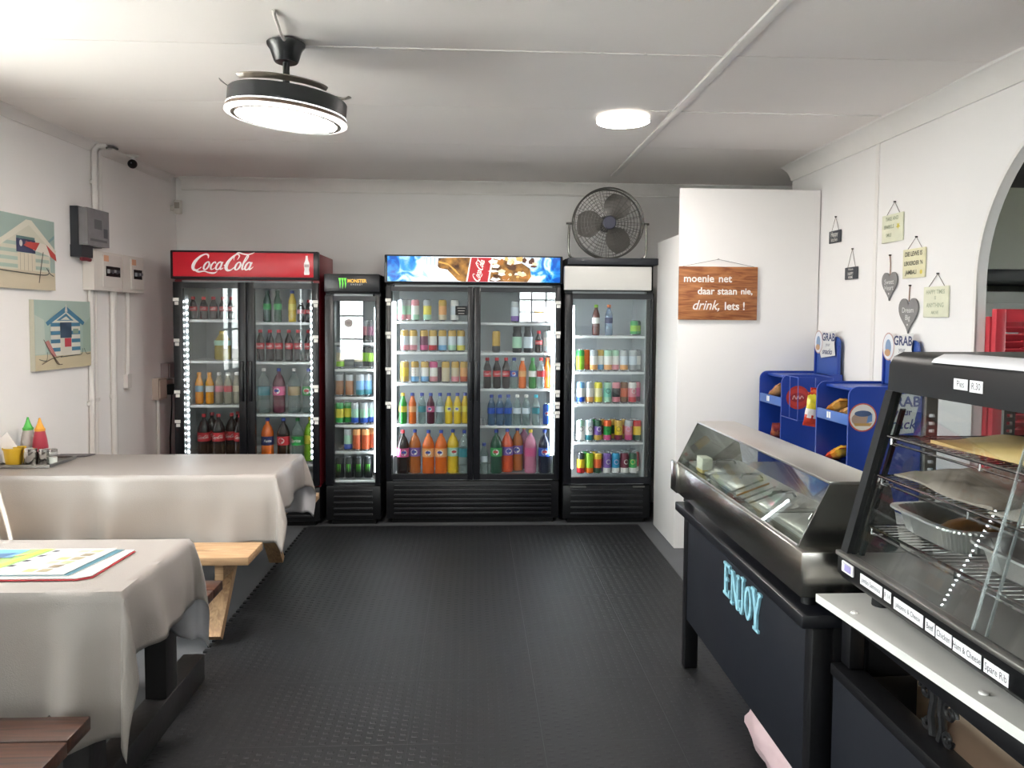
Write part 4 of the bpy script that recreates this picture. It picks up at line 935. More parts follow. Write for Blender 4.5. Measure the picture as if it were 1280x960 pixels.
# --- motion sensor in the corner, security camera
t = thing('motion_sensor', LW(6.42, 2.40, .03), 'small white motion sensor in the far left corner', 'sensor')
p0 = LW(6.44, 2.47, .04)
MB().rbox(p0.x-.02, p0.x+.035, p0.y-.03, p0.y+.02, 2.41, 2.52, mat('sensor_white', 'cfcac2', .4), .008).build('casing', t)
MB().rbox(p0.x-.012, p0.x+.028, p0.y-.036, p0.y-.03, 2.45, 2.50, mat('sensor_lens', '9d978c', .3), .003).build('lens', t)
MB().fbox(LW, 6.40, 6.46, 2.43, 2.47, .001, .022, mat('sensor_white', 'cfcac2', .4)).build('bracket', t)
t = thing('security_camera', LW(5.62, 2.63, .10), 'small black dome camera on a white base under the ceiling', 'camera')
c0 = LW(5.62, 0, .085)
MB().lathe([(.030, CZ-.022), (.042, CZ-.012), (.045, CZ-.009)], (c0.x, c0.y, 0), 16, WHITEP).lathe([(.015, CZ-.045), (.018, CZ-.02)], (c0.x, c0.y, 0), 12, WHITEP).build('base', t)
MB().sphere((c0.x, c0.y-.005, CZ-.068), .032, BLACKM, 16, 10).build('dome', t)
MB().sphere((c0.x+.004, c0.y-.034, CZ-.066), .006, mat('camera_lens', '6c6f78', .1), 10, 6).build('lens', t)
MB().tube([LW(5.40, CZ-.012, .09), LW(5.33, CZ-.015, .10), LW(5.29, CZ-.02, .085), LW(5.28, CZ-.03, .075)], .008, mat('grey_cable', '4c4a48', .5), 8).build('ceiling_cable', label='dark cable ends where the conduits meet the ceiling', cat='cable')

# ================================================================ picnic tables, cloths
PINE = woodmat('pine_wood', '9a7a5a', 'bf9d78', .6, (2, 26, 26))
PINEV = woodmat('pine_wood_legs', '957456', 'b8966f', .6, (26, 26, 2))
DARKW = woodmat('dark_stained_wood', '2a1812', '52301f', .38, (1.5, 18, 18), spec=.5)
DARKB = mat('black_stained_timber', '1d1a1a', .5, var=.25, vscale=9, bump=.2, bscale=40)
CLOTH = mat('oilcloth_beige', '908984', .36, spec=.5, var=.03, vscale=2.5, bump=.25, bscale=260)
CLOTHW = mat('oilcloth_white_backing', 'bcbbbf', .7)
def planks(t, name, x0, x1, y0, y1, z0, z1, n, m, gap=.006):
    w = (y1-y0-gap*(n-1))/n
    for i in range(n): MB().rbox(x0+random.uniform(0, .004), x1-random.uniform(0, .006), y0+i*(w+gap), y0+i*(w+gap)+w, z0, z1, m, .004).build(name, t)
def beam(m, p, q, w, h, mt, up=(0, 0, 1)):
    """squared timber between two points"""
    p, q = Vector(p), Vector(q); d = (q-p).normalized(); a = d.cross(Vector(up)).normalized(); b = a.cross(d)
    vs = [e+a*sx*w/2+b*sy*h/2 for e in (p, q) for sx, sy in ((-1, -1), (1, -1), (1, 1), (-1, 1))]
    return m.add(vs, [(3, 2, 1, 0), (4, 5, 6, 7), (0, 1, 5, 4), (1, 2, 6, 5), (2, 3, 7, 6), (3, 0, 4, 7)], mt)
# dark table in front
t = thing('picnic_table', (-1.8, 2.58, 0), 'dark-stained picnic table with attached benches, nearest the viewer', 'table')
TX1 = -1.06
planks(t, 'tabletop_plank', -2.5, TX1, 2.325, 2.835, .712, .748, 4, DARKB)
planks(t, 'seat_plank', -2.5, -1.065, 1.905, 2.165, .408, .448, 2, DARKW)
planks(t, 'seat_plank', -2.5, -1.065, 3.06, 3.29, .408, .448, 2, DARKW)
for x in (-1.195, -2.3):
    MB().rbox(x-.045, x+.045, 1.84, 3.30, .0115, .125, DARKB, .004).build('floor_beam', t)
    for y in (2.375, 2.955): MB().rbox(x-.04, x+.04, y-.055, y+.055, .125, .712, DARKB, .004).build('post', t)
    
    for ya, yb2 in ((1.92, 2.318), (3.012, 3.27)): MB().rbox(x-.04, x+.04, ya, yb2, .345, .4075, DARKB, .004).build('seat_bracket', t)
MB().rbox(-2.25, -1.32, 2.54, 2.62, .16, .24, DARKB, .004).build('stretcher', t)
# pine table behind
t = thing('picnic_table', (-1.75, 4.25, 0), 'pale pine picnic table with attached benches, in front of red cooler', 'table')
planks(t, 'tabletop_plank', -2.48, -1.02, 3.955, 4.545, .725, .763, 5, PINE)
planks(t, 'seat_plank', -2.45, -1.045, 3.60, 3.85, .410, .450, 2, PINE)
planks(t, 'seat_plank', -2.45, -.985, 4.68, 4.95, .410, .450, 2, PINE)
for x in (-1.235, -2.25):
    for sgn in (-1, 1):
        m = MB(); beam(m, (x, 4.25+sgn*.60, .045), (x, 4.25+sgn*.03, .722), .045, .085, PINEV, (1, 0, 0)); m.build('leg', t)
    MB().rbox(x+.0235, x+.065, 3.62, 4.90, .335, .408, PINE, .004).build('seat_beam', t)
def drape(name, x0, x1, y0, y1, zt, dl, dr, df, db, label, seed, amp=1.0):
    rnd = random.Random(seed); P = [rnd.uniform(0, 6.28) for _ in range(8)]
    st = .018
    def axis(a0, a1, e0, e1):
        out = []; n = int(e0/st) if e0 > 0 else 0
        out += [a0-e0+e0*i/n for i in range(n)] if n else []
        k = int((a1-a0)/.03); out += [a0+(a1-a0)*i/k for i in range(k+1)]
        n = int(e1/st) if e1 > 0 else 0; out += [a1+e1*(i+1)/n for i in range(n)] if n else []
        return out
    U = axis(x0, x1, dl, dr); V = axis(y0, y1, df, db); vs = []
    for v in V:
        for u in U:
            ex = max(0, u-x1, x0-u); ey = max(0, y0-v, v-y1); sx = 1 if u > x1 else -1; sy = 1 if v > y1 else -1
            cx, cyy = min(max(u, x0), x1), min(max(v, y0), y1)
            if ex == 0 and ey == 0:
                z = zt+.0008*math.sin(9*u+P[0])*math.sin(11*v+P[1]); vs.append((u, v, z)); continue
            g = .012
            if ex > 0 and ey > 0:
                r = math.hypot(ex, ey); th = math.atan2(ey, ex)/(PI/2); sn = math.sin(PI*th)
                a = .22*r*sn*(1+.3*math.sin(6*r+P[2])); o1 = .006+g*min(1, r*8)*(1-th); o2 = .006+g*min(1, r*8)*th
                wob = .05*r*math.sin(2*PI*th)
                vs.append((cx+sx*(o1+a*.80+wob), cyy+sy*(o2+a*.60-wob), zt-r*(1-.03*sn)+.004)); continue
            e = ex+ey; far = min(1, (min(cyy-y0, y1-cyy) if ex else min(cx-x0, x1-cx))/.12)
            s = cyy if ex else cx
            rip = amp*e*far*(.050*math.sin(8.5*s+P[3]+2.2*e)+.035*math.sin(17*s+P[4]-3*e)+.02*math.sin(31*s+P[5]))
            o = .006+g*min(1, e*8)+abs(rip)*.3+rip
            o = max(o, .004)
            zz = zt+.004-e*(1-.02*far)+(.012*math.sin(6*s+P[6]) if e > .05 else 0)*far*e*3
            vs.append((cx+sx*o, cyy, zz) if ex else (cx, cyy+sy*o, zz))
    nu = len(U); m = MB(); m.add(vs, [(j*nu+i, j*nu+i+1, (j+1)*nu+i+1, (j+1)*nu+i) for j in range(len(V)-1) for i in range(nu-1)], CLOTH)
    o = m.build(name, smooth=60, label=label, cat='tablecloth', group='beige oilcloth tablecloths')
    o.data.materials.append(CLOTHW)
    if o.data.polygons[len(o.data.polygons)//2].normal.z < 0: o.data.flip_normals()
    md = o.modifiers.new('thickness', 'SOLIDIFY'); md.thickness = .0018; md.offset = -1; md.material_offset = 1
    return o
drape('tablecloth', -2.5, -1.045, 2.305, 2.855, .7525, 0, .235, .44, .39, 'beige oilcloth draped over the nearest table, magazines on it', 3, 1.9)
drape('tablecloth', -2.49, -1.012, 3.945, 4.56, .7675, 0, .20, .35, .36, 'beige oilcloth draped over the far table, condiments on it', 8, 1.6)
# --- magazines
t = thing('magazine', (-1.45, 2.55, .7545), 'open newspaper with red-edged sheets underneath on the near table', 'newspaper')
MB().prism([(-1.80, 2.40, .7548), (-1.222, 2.40, .7548), (-1.185, 2.425, .7548), (-1.170, 2.695, .7548), (-1.80, 2.70, .7548)], (0, 0, .0018), mat('red_page', 'b23036', .5)).build('red_cover', t)
MB().prism([(-1.80, 2.405, .758), (-1.225, 2.405, .758), (-1.19, 2.43, .758), (-1.175, 2.695, .758), (-1.80, 2.695, .758)], (0, 0, .003), mat('white_page', 'c4c2c0', .5)).build('under_pages', t)
MB().prism([(-1.80, 2.42, .7612), (-1.255, 2.42, .7612), (-1.205, 2.69, .7612), (-1.80, 2.69, .7612)], (0, 0, .003), mat('teal_page', '3f6672', .5), mat('white_page', 'c4c2c0', .5)).build('teal_page', t)
MB().prism([(-1.80, 2.43, .7644), (-1.275, 2.425, .7644), (-1.232, 2.695, .7644), (-1.80, 2.70, .7644)], (0, 0, .002), mat('newsprint', 'bab8b6', .6)).build('top_page', t)
d = D2((-1.25, 2.43, .7665), (1, 0, 0), (0, 1, 0))
d.poly([(-.55, .005), (-.265, .005), (-.185, .262), (-.55, .262)], '86a863', 1); d.poly([(-.305, .005), (-.28, .005), (-.20, .262), (-.225, .262)], 'c4c24c', 2)
d.poly([(-.55, .04), (-.40, .04), (-.33, .15), (-.28, .20), (-.27, .255), (-.55, .26)], '5f8fae', 2); d.poly([(-.45, .08), (-.37, .09), (-.31, .17), (-.29, .22), (-.39, .20)], '425f7e', 3)
for i in range(7): x = -.46+.03*i; y = .05+.022*i; d.poly([(x, y), (x+.03, y+.005), (x+.035, y+.02), (x+.005, y+.018)], ['b59a74', '8d6a50', '5a7d9a'][i % 3], 4)
for i in range(9): a = i/9; d.poly([(-.262+.085*a, .02+.235*a), (-.243+.085*a, .02+.235*a), (-.236+.085*a, .036+.235*a), (-.255+.085*a, .036+.235*a)], ['4a4a52', 'dedcd8'][i % 2], 2)
for i in range(14): y = .02+i*.017; x = -.235+.08*(y/.25); d.rect(x, x+.055, y, y+.006, '8f8f9c', 1)
for i in range(6):
    for j in range(2):
        y = .02+i*.04; x = -.155+.085*(y/.25)+j*.045-.02; d.poly([(x, y), (x+.035, y), (x+.042, y+.03), (x+.007, y+.03)], ['c9a06a', '8f8468', 'd8cfa0', '7a6d58', 'c7b48c', '9aa07c'][(i*2+j) % 6], 1)
d.build('printed_page', t)
# --- condiment tray group
tz = .7695
m = MB(); m.rbox(-2.52, -2.235, 4.14, 4.42, tz, tz+.006, STEELD, .003)
tray = m.build('tray_base', thing('condiment_tray', (-2.38, 4.28, tz), 'flat grey metal tray holding the condiments', 'tray'))
for a in (((-2.52, -2.235, 4.14, 4.148)), ((-2.52, -2.235, 4.412, 4.42)), ((-2.52, -2.512, 4.148, 4.412)), ((-2.243, -2.235, 4.148, 4.412))): MB().box(*a, tz+.005, tz+.016, STEELD).build('rim', tray)
z0 = tz+.0065
t = thing('napkin_bucket', (-2.455, 4.205, z0), 'yellow plastic bucket holding paper napkins', 'bucket')
YEL = mat('yellow_plastic', 'cfa62c', .4)
MB().lathe([(.036, z0), (.038, z0+.004), (.048, z0+.082), (.053, z0+.083), (.053, z0+.092), (.049, z0+.092), (.047, z0+.086), (.037, z0+.006)], (-2.455, 4.205, 0), 20, YEL, capt=False).build('bucket', t)
MB().tube([(-2.455+.05, 4.205, z0+.088), (-2.43, 4.165, z0+.097), (-2.40, 4.19, z0+.098), (-2.395, 4.21, z0+.094)], .005, YEL, 8).build('handle', t)
t2_ = thing('napkins', (-2.475, 4.205, z0+.01), 'white folded paper napkins sticking out of the yellow bucket', 'napkins')
NAP = mat('paper_napkin', 'e3deda', .8)
for i in range(5):
    o = Vector((-2.47-.006*i, 4.19+.008*i, z0+.012)); w = .05
    MB().prism([o+Vector((-.028, 0, 0)), o+Vector((.022, 0, 0)), o+Vector((.04, 0, .09)), o+Vector((-.01-.006*i, .004, .165-.008*i)), o+Vector((-.045, 0, .12))], (0, .004, 0), NAP).build('napkin', t2_)
def squeeze(x, y, c, cc, label):
    t = thing('sauce_bottle', (x, y, z0), label, 'sauce bottle')
    MB().lathe([(.036, z0), (.040, z0+.006), (.041, z0+.03), (.038, z0+.05), (.040, z0+.075), (.034, z0+.12), (.025, z0+.165)], (x, y, 0), 20, c).build('bottle_body', t)
    MB().lathe([(.027, z0+.163), (.027, z0+.175), (.022, z0+.18), (.012, z0+.205), (.004, z0+.235)], (x, y, 0), 16, cc).build('nozzle_cap', t)
squeeze(-2.385, 4.33, mat('ketchup_red', 'a12a3c', .35), mat('amber_cap', 'd99a2e', .4), 'red squeeze bottle with orange pointed cap on the tray')
squeeze(-2.468, 4.365, glassmat('frosted_bottle', 'e2dedb', .05, .2, haze=('d5cfc9', .6)), mat('green_cap', '4cb04a', .4), 'clear squeeze bottle with green pointed cap on the tray')
def shaker(x, y, r, h, label, glassy=False):
    t = thing('shaker', (x, y, z0), label, 'shaker')
    body = GLASS if glassy else mat('polished_steel', 'b5b2ae', .12, metal=1)
    MB().lathe([(r-.002, z0), (r, z0+.004), (r, z0+h*.78), (r*.86, z0+h*.82)], (x, y, 0), 18, body).build('shaker_body', t)
    MB().lathe([(r*.92, z0+h*.80), (r*.95, z0+h*.95), (r*.7, z0+h)], (x, y, 0), 18, CHROME).build('shaker_lid', t)
    if glassy: MB().lathe([(r*.85, z0+.005), (r*.85, z0+h*.45)], (x, y, 0), 14, mat('salt', 'e8e6e2', .8)).build('salt_fill', t)
shaker(-2.365, 4.20, .036, .092, 'wide polished steel pot on the condiment tray')
shaker(-2.305, 4.215, .026, .085, 'slim steel shaker in the middle of the tray')
shaker(-2.262, 4.225, .024, .082, 'glass salt shaker with metal lid at the tray edge', True)
m = MB(); m.prism([(-2.40, 4.445, .7695), (-2.21, 4.47, .7695), (-2.19, 4.54, .7695), (-2.38, 4.53, .7695)], (0, 0, .006), mat('dark_folder', '5d5659', .5))
m.build('menu_folder', label='dark grey folder lying behind the condiment tray', cat='folder')
# ================================================================ white cupboard and wooden sign
t = thing('tall_cupboard', (1.87, 5.45, 0), 'tall plain white cupboard partition beside the coolers', 'cupboard')
MB().rbox(1.385, 2.353, 5.160, 5.180, .002, 2.463, WALLP, .003).build('front_panel', t)
MB().rbox(1.385, 2.353, 5.181, 5.775, .002, 2.155, mat('cupboard_side', 'dcd9d6', .5), .004).build('carcass', t)
SIGNW = woodmat('carved_sign_wood', '7c4526', 'b87b4c', .5, (3, 12, 22), dist=2.2)
t = thing('wooden_sign', (1.652, 5.15, 1.577), 'brown wooden sign with white lettering hung on the white cupboard', 'sign')
MB().rbox(1.382, 1.922, 5.138, 5.156, 1.577, 1.937, SIGNW, .003).build('board', t)
d = D2((1.652, 5.1375, 1.757), (1, 0, 0), (0, 0, 1)); LW_ = mat('white_letter', 'e9e5e0', .5)
for wd_, x_, z_, sz_, sh_ in (('moenie', -.135, .097, .070, 0), ('net', .045, .097, .070, 0), ('daar', -.085, .013, .066, 0), ('staan', .062, .013, .066, 0), ('nie,', .195, .013, .058, 0), ('drink,', -.085, -.083, .092, .32), ('lets !', .115, -.088, .074, 0)):
    d.text(wd_, x_, z_, sz_, LW_, 1, bold=.0008 if sh_ else .0015, shear=sh_, sx=.9 if sh_ else 1); d.build('word', t); d.mb = MB()
MB().tube([(1.405, 5.147, 1.937), (1.652, 5.150, 1.987), (1.90, 5.147, 1.937)], .0014, mat('sign_cord', '5a5550', .7), 6).build('cord', t)
MB().cyl((1.652, 5.159, 1.988), (1.652, 5.143, 1.988), .004, STEELD).build('nail', t)

# ================================================================ hanging signs on the right wall
WX = RX-.001
def hang(t, y, zt, yn, zn, half, m):
    MB().tube([(WX-.006, y+half, zt), (WX-.006, yn, zn), (WX-.006, y-half, zt)], .0016, m, 6).build('cord', t)
    MB().cyl((WX, yn, zn), (WX-.012, yn, zn), .004, BLACKM).build('nail', t)
CORD = mat('jute_cord', '6e6258', .8)
def plaque(y0, y1, z0, z1, yn, zn, bm, lines, lm, label, half, rnd=.003, extra=None, grp=None):
    y = (y0+y1)/2; t = thing('hanging_plaque', (WX-.006, y, z0), label, 'sign', grp)
    MB().rbox(WX-.011, WX-.001, y0, y1, z0, z1, bm, rnd).build('board', t)
    d = D2((WX-.0113, y, (z0+z1)/2), (0, -1, 0), (0, 0, 1))
    for (s, x, zz, sz, bo) in lines: d.text(s, x, zz, sz, lm, 1, bold=bo, sx=.9)
    if extra: extra(d)
    d.build('lettering', t); hang(t, y, z1-.004, yn, zn, half, CORD)
SLATE = mat('slate_black', '3a3d43', .6); CREAM = mat('cream_board', 'd5d5bd', .6, var=.04, vscale=20); CREAMY = mat('cream_board_warm', 'd9d3b0', .6, var=.04, vscale=20)
plaque(4.855, 5.015, 2.085, 2.165, 4.934, 2.254, SLATE, [('Happy', 0, .016, .042, .001), ('kitchen', 0, -.020, .034, .0005)], 'c9c6c0', 'small black plaque hung highest, beside the white cupboard', .05, .004, grp='small black plaques')
plaque(4.625, 4.782, 1.836, 1.912, 4.699, 2.025, SLATE, [('Welcome', 0, .024, .018, .0005), ('HAPPY', 0, -.004, .026, .0008), ('HOME', 0, -.026, .022, .0008)], 'c9c6c0', 'small black plaque hung lower, above the first snack stand', .05, .004, grp='small black plaques')
plaque(4.135, 4.350, 2.022, 2.178, 4.23, 2.245, CREAM, [('TAKE AND', -.0, .052, .030, .0004), ('SPARKLE', -.03, .008, .030, .0004), ('SMILE', -.03, -.038, .026, .0003)], '8c9678', 'pale green plaque with yellow star, highest of the three', .07, extra=lambda d: d.poly([(.065+.022*(1 if i % 2 else .45)*math.cos(PI/2+i*PI/5), .005+.022*(1 if i % 2 else .45)*math.sin(PI/2+i*PI/5)) for i in range(10)], 'cfc04e', 1), grp='cream plaques')
plaque(3.915, 4.122, 1.808, 1.965, 4.007, 2.026, CREAMY, [('DIE LEWE IS', 0, .050, .034, .0008), ("LEKKERDER 'N", 0, .0, .030, .0008), ('JAMBALI', -.02, -.048, .032, .0008)], '4e4a3e', 'cream plaque with dark lettering, middle of the three', .07, extra=lambda d: d.ell(.075, -.05, .012, .012, 'cbb94c', 1), grp='cream plaques')
plaque(3.708, 3.916, 1.597, 1.754, 3.805, 1.819, CREAM, [('HAPPY TIMES', 0, .050, .030, .0004), ('IS', 0, .020, .024, .0004), ('ANYTHING', 0, -.018, .032, .0004), ('ABOVE', 0, -.055, .022, .0003)], '9fa78c', 'pale plaque with faint green lettering, lowest of the three', .07, grp='cream plaques')
HG = mat('heart_grey', '7e7c7b', .6, var=.03, vscale=15)
def heart(y, zt, zb, w, yn, zn, l1, l2, label):
    h = zt-zb; t = thing('hanging_heart', (WX-.006, y, zb), label, 'heart sign', 'grey heart signs'); pts = []
    for i in range(41):
        a = 2*PI*i/40; hx = 16*math.sin(a)**3/16; hy = (13*math.cos(a)-5*math.cos(2*a)-2*math.cos(3*a)-math.cos(4*a))
        pts.append((hx*w/2, (hy+17)/29.0))
    pts = pts[:-1]; mx = max(p[1] for p in pts)
    MB().prism([(WX-.002, y+a, zb+b/mx*h) for a, b in pts], (-.009, 0, 0), HG).build('heart_board', t)
    d = D2((WX-.0115, y, zb), (0, -1, 0), (0, 0, 1)); d.text(l1, 0, h*.66, .040, 'd6d3d0', 1); d.text(l2, 0, h*.45, .040, 'd6d3d0', 1)
    d.poly([(.008*(1 if i % 2 else .45)*math.cos(i*PI/5), h*.25+.008*(1 if i % 2 else .45)*math.sin(i*PI/5)) for i in range(10)], 'e4e1de', 1); d.build('lettering', t)
    MB().tube([(WX-.006, y, zt-.018), (WX-.007, y-.003, (zt+zn)/2), (WX-.006, yn, zn)], .003, mat('brown_ribbon', '8a6a58', .8), 6).build('ribbon', t)
    MB().cyl((WX, yn, zn), (WX-.012, yn, zn), .004, BLACKM).build('nail', t)
heart(4.254, 1.852, 1.691, .160, 4.262, 1.949, 'Sweet', 'Heart', 'grey wooden heart hung higher, the smaller looking one')
heart(4.056, 1.700, 1.509, .185, 4.052, 1.769, 'Dream', 'Big', 'grey wooden heart hung lower, above the second snack stand')

# ================================================================ blue snack stands
BLU = mat('stand_blue', '1b3a90', .35, spec=.5); BLUD = mat('stand_blue_panel', '193584', .4); BLUL = mat('stand_lip_blue', '4468ae', .4)
def stand(y0, y1, label, n):
    x0, x1 = 1.945, 2.335; yc = (y0+y1)/2
    t = thing('snack_stand', ((x0+x1)/2, yc, 0), label, 'snack stand', 'blue snack stands')
    MB().box(x1-.012, x1, y0+.012, y1-.012, .01, 1.225, BLUD).build('back_panel', t)
    rc = .05                                                # side panels with a rounded front top corner
    prof = [(x1, .01), (x1, 1.235)]+[(x0+rc-rc*math.sin(PI/2*i/6), 1.235-rc+rc*math.cos(PI/2*i/6)) for i in range(7)]+[(x0, .01)]
    for y in (y0, y1-.012): MB().prism([(a, y, b) for a, b in prof], (0, .012, 0), BLU).build('side_panel', t)
    MB().rbox(x0+.05, x1-.012, y0+.012, y1-.012, 1.205, 1.222, BLU, .004).build('top_panel', t)
    for z in (.27, .54, .81, 1.075):
        o = MB().box(x0+.02, x1-.012, y0+.012, y1-.012, z-.03, z-.022, BLUD).build('shelf', t)
        MB().rbox(x0, x0+.014, y0+.012, y1-.012, z-.045, z+.012, BLUL, .003).build('shelf_lip', o)
        for yy in (y0+.20, y0+.225) if z > .7 else (): MB().box(x0-.0015, x0-.0002, yy, yy+.018, z-.03, z+.004, TAG).build('price_tag', o)
    # header on two uprights
    hx = x1-.012
    h = MB(); rc = .05; hp = [(y0+.02, 1.20), (y1-.02, 1.20)]+[(y1-.02-rc+rc*math.cos(PI/2*i/5), 1.475-rc+rc*math.sin(PI/2*i/5)) for i in range(6)]+[(y0+.02+rc-rc*math.sin(PI/2*i/5), 1.475-rc+rc*math.cos(PI/2*i/5)) for i in range(6)]
    h.prism([(hx, a, b) for a, b in hp], (.008, 0, 0), mat('header_blue', '2c4a92', .4)); hd = h.build('header_board', t)
    for y in (y0+.02, y1-.035): MB().box(hx-.012, hx-.0005, y, y+.015, 1.15, 1.42, BLU).build('header_upright', t)
    d = D2((hx-.012, yc, 1.40), (0, -1, 0), (0, 0, 1))
    d.poly([(-.06, .09), (.135, .115), (.12, .03), (.135, -.045), (-.065, -.07), (-.085, -.03)], 'd3d2ce', 1)
    d.text('GRAB', .035, .068, .070, '24305c', 2, bold=.002); d.text('your', .03, .022, .034, '39425e', 2); d.text('snacks', .02, -.025, .052, '24305c', 2, bold=.001, shear=.3)
    d.ell(-.105, .035, .062, .078, 'b99a94', 3); d.ell(-.105, .035, .054, .070, 'd9dbe0', 4); d.ell(-.105, .03, .03, .045, '7f97b5', 5); d.ell(-.11, .0, .03, .02, 'b8906a', 6); d.build('sign', hd)
    return t
s1 = stand(4.745, 5.125, 'blue snack stand against the white cupboard', 1)
s2 = stand(3.875, 4.255, 'blue snack stand nearest the black heated case', 2)
# sticker and print on the sides that face the room
d = D2((2.05, 4.7444, 1.09), (1, 0, 0), (0, 0, 1)); d.ell(0, 0, .075, .075, 'a5302e', 1); d.ell(.0, 0, .062, .058, 'b53a34', 2); d.ell(0, 0, .05, .03, '8f2a30', 3); d.stroke([(-.035, -.012, .006), (-.025, .012, .006), (-.012, -.010, .006), (.0, .012, .006), (.012, -.008, .006), (.024, .010, .006), (.036, -.006, .006)], 'c9a7a0', 4); d.build('round_sticker', s1)
d = D2((2.02, 3.8744, 1.075), (1, 0, 0), (0, 0, 1)); d.ell(0, 0, .075, .075, 'b9503c', 1); d.ell(0, 0, .068, .068, 'd6d2cc', 2); d.ell(-.01, -.01, .05, .035, 'a58c7c', 3); d.ell(0, .02, .045, .016, '44597f', 4); d.poly([(.02, -.03), (.05, -.02), (.05, .02), (.03, .02)], '5f83b5', 4); d.poly([(-.04, -.045), (.04, -.045), (.05, -.03), (-.05, -.03)], 'b08a52', 5); d.build('round_sticker', s2)
d = D2((2.245, 3.8744, 1.09), (1, 0, 0), (0, 0, 1)); d.poly([(-.09, .10), (.085, .115), (.065, .02), (.055, -.02), (.05, -.095), (-.10, -.11), (-.115, -.03)], 'c8cac6', 1)
d.text('GRAB', -.015, .065, .075, '2b3e7a', 2, bold=.002); d.text('your', -.01, .012, .05, '2b3e7a', 2, bold=.001); d.text('snacks', -.01, -.052, .072, '2b3e7a', 2, bold=.001, shear=.25); d.build('print', s2)
# wire clip rack hung in front of the first stand
WIREB = mat('blue_wire', '31499a', .35)
t = thing('wire_rack', (1.99, 4.60, .93), 'blue wire hook rack with chip packets on the first stand', 'wire rack')
for z in (.975, 1.235): MB().tube([(1.945, 4.742, z), (1.945, 4.50, z), (2.16, 4.50, z), (2.16, 4.742, z)], .003, WIREB, 6).build('wire_frame', t)
for x, y in ((1.945, 4.50), (2.16, 4.50), (2.05, 4.50), (1.945, 4.62)): MB().cyl((x, y, .975), (x, y, 1.235), .0025, WIREB, 6).build('wire_upright', t)
for z in (1.17, 1.10): MB().tube([(2.05, 4.50, z), (2.05, 4.47, z+.004), (2.05, 4.455, z+.012)], .002, CHROME, 6).build('hook', t)
def bag(name, c, w, h, th, rot, cols, label, grp, fit=None):
    """pillow packet with crimped ends, printed in bands"""
    m = MB(); nu, nv = 8, 10; ms = [mat('foil_'+q, q, .25, coat=.4, var=.15, vscale=30) for q in cols]
    for side in (1, -1):
        k = len(m.v)
        for j in range(nv+1):
            for i in range(nu+1):
                u, v = i/nu*2-1, j/nv*2-1; b = (max(0, 1-u*u)**.6)*(max(0, 1-v**4)**.7)
                m.v.append(Vector((u*w/2*(1-.05*(1-v*v)), side*th/2*b+.003*math.sin(9*u+7*v), v*h/2)))
        for j in range(nv):
            for i in range(nu):
                m.f.append([k+j*(nu+1)+i, k+j*(nu+1)+i+1, k+(j+1)*(nu+1)+i+1, k+(j+1)*(nu+1)+i]); m.mi.append(m._m(ms[min(len(ms)-1, int(j/nv*len(ms)+(.3 if i % 3 else 0)))]))
    bd = m; R = Matrix.Translation(Vector(c)) @ Matrix.Rotation(rot[2], 4, 'Z') @ Matrix.Rotation(rot[0], 4, 'X') @ Matrix.Rotation(rot[1], 4, 'Y'); bd.xf(R)
    if fit:                                                 # lies on its shelf, clear of lip and side panels
        lo = [min(p[k] for p in bd.v) for k in range(3)]; hi = [max(p[k] for p in bd.v) for k in range(3)]
        sh = Vector((max(0, 1.972-lo[0]), max(0, fit[1]+.02-lo[1])-max(0, hi[1]-fit[2]+.02), fit[0]-lo[2])); c = tuple(Vector(c)+sh)
        R = Matrix.Translation(sh) @ R; bd.xf(Matrix.Translation(sh))
    t = thing(name, (c[0], c[1], min(p.z for p in bd.v)), label, 'snack packet', grp)
    bd.build('packet_body', t, 60)
    for s in (1, -1):
        e = MB(); e.box(-w/2, w/2, -.0015, .0015, s*h/2-.012, s*h/2+.006, ms[0]); e.xf(R); e.build('crimped_end', t)
G = 'snack packets on the blue stands'
HP = PI/2
bag('chip_packet', (2.05, 4.44, 1.085), .13, .17, .03, (0, .1, .05), ('c9382e', 'd9452f', 'e06a3a'), 'red chip packet hanging on the wire rack', G)
bag('chip_packet', (2.00, 4.405, 1.055), .10, .18, .03, (0, .15, .0), ('d8482f', 'e8e0d8', 'e4cf3a', 'd9c93a'), 'yellow and white chip packet hanging in front', G)
bag('chip_packet', (2.085, 4.405, 1.005), .09, .11, .03, (0, .1, .2), ('c9743a', 'd89a58', 'e2b98a'), 'small orange chip packet hanging lowest on the rack', G)
bag('chip_packet', (2.02, 5.02, 1.085), .10, .16, .06, (HP-.6, 0, .25), ('c08a58', 'd09a66'), 'tan snack packet lying on the upper shelf by the cupboard', G, (1.056, 4.745, 5.125))
bag('chip_packet', (2.02, 4.99, .845), .09, .13, .05, (HP-.9, 0, -.2), ('a5503c', 'b86a48', '8d3c3a'), 'rusty red snack packet on the lower shelf by the cupboard', G, (.791, 4.745, 5.125))
bag('chip_packet', (2.02, 4.165, 1.085), .10, .14, .06, (HP-.5, 0, .2), ('c9822e', 'd9a04a'), 'golden snack packet on the upper shelf of the nearer stand', G, (1.056, 3.875, 4.255))
bag('chip_packet', (2.02, 4.01, 1.078), .09, .12, .05, (HP-.3, 0, .1), ('a8763c', 'c99a58'), 'brown snack packet beside the golden one, nearer the viewer', G, (1.056, 3.875, 4.255))
bag('chip_packet', (2.02, 4.15, .815), .10, .16, .06, (HP-.5, 0, .2), ('c8482a', 'e0912e', 'e6b23a'), 'orange snack packet on the lower shelf of the nearer stand', G, (.791, 3.875, 4.255))

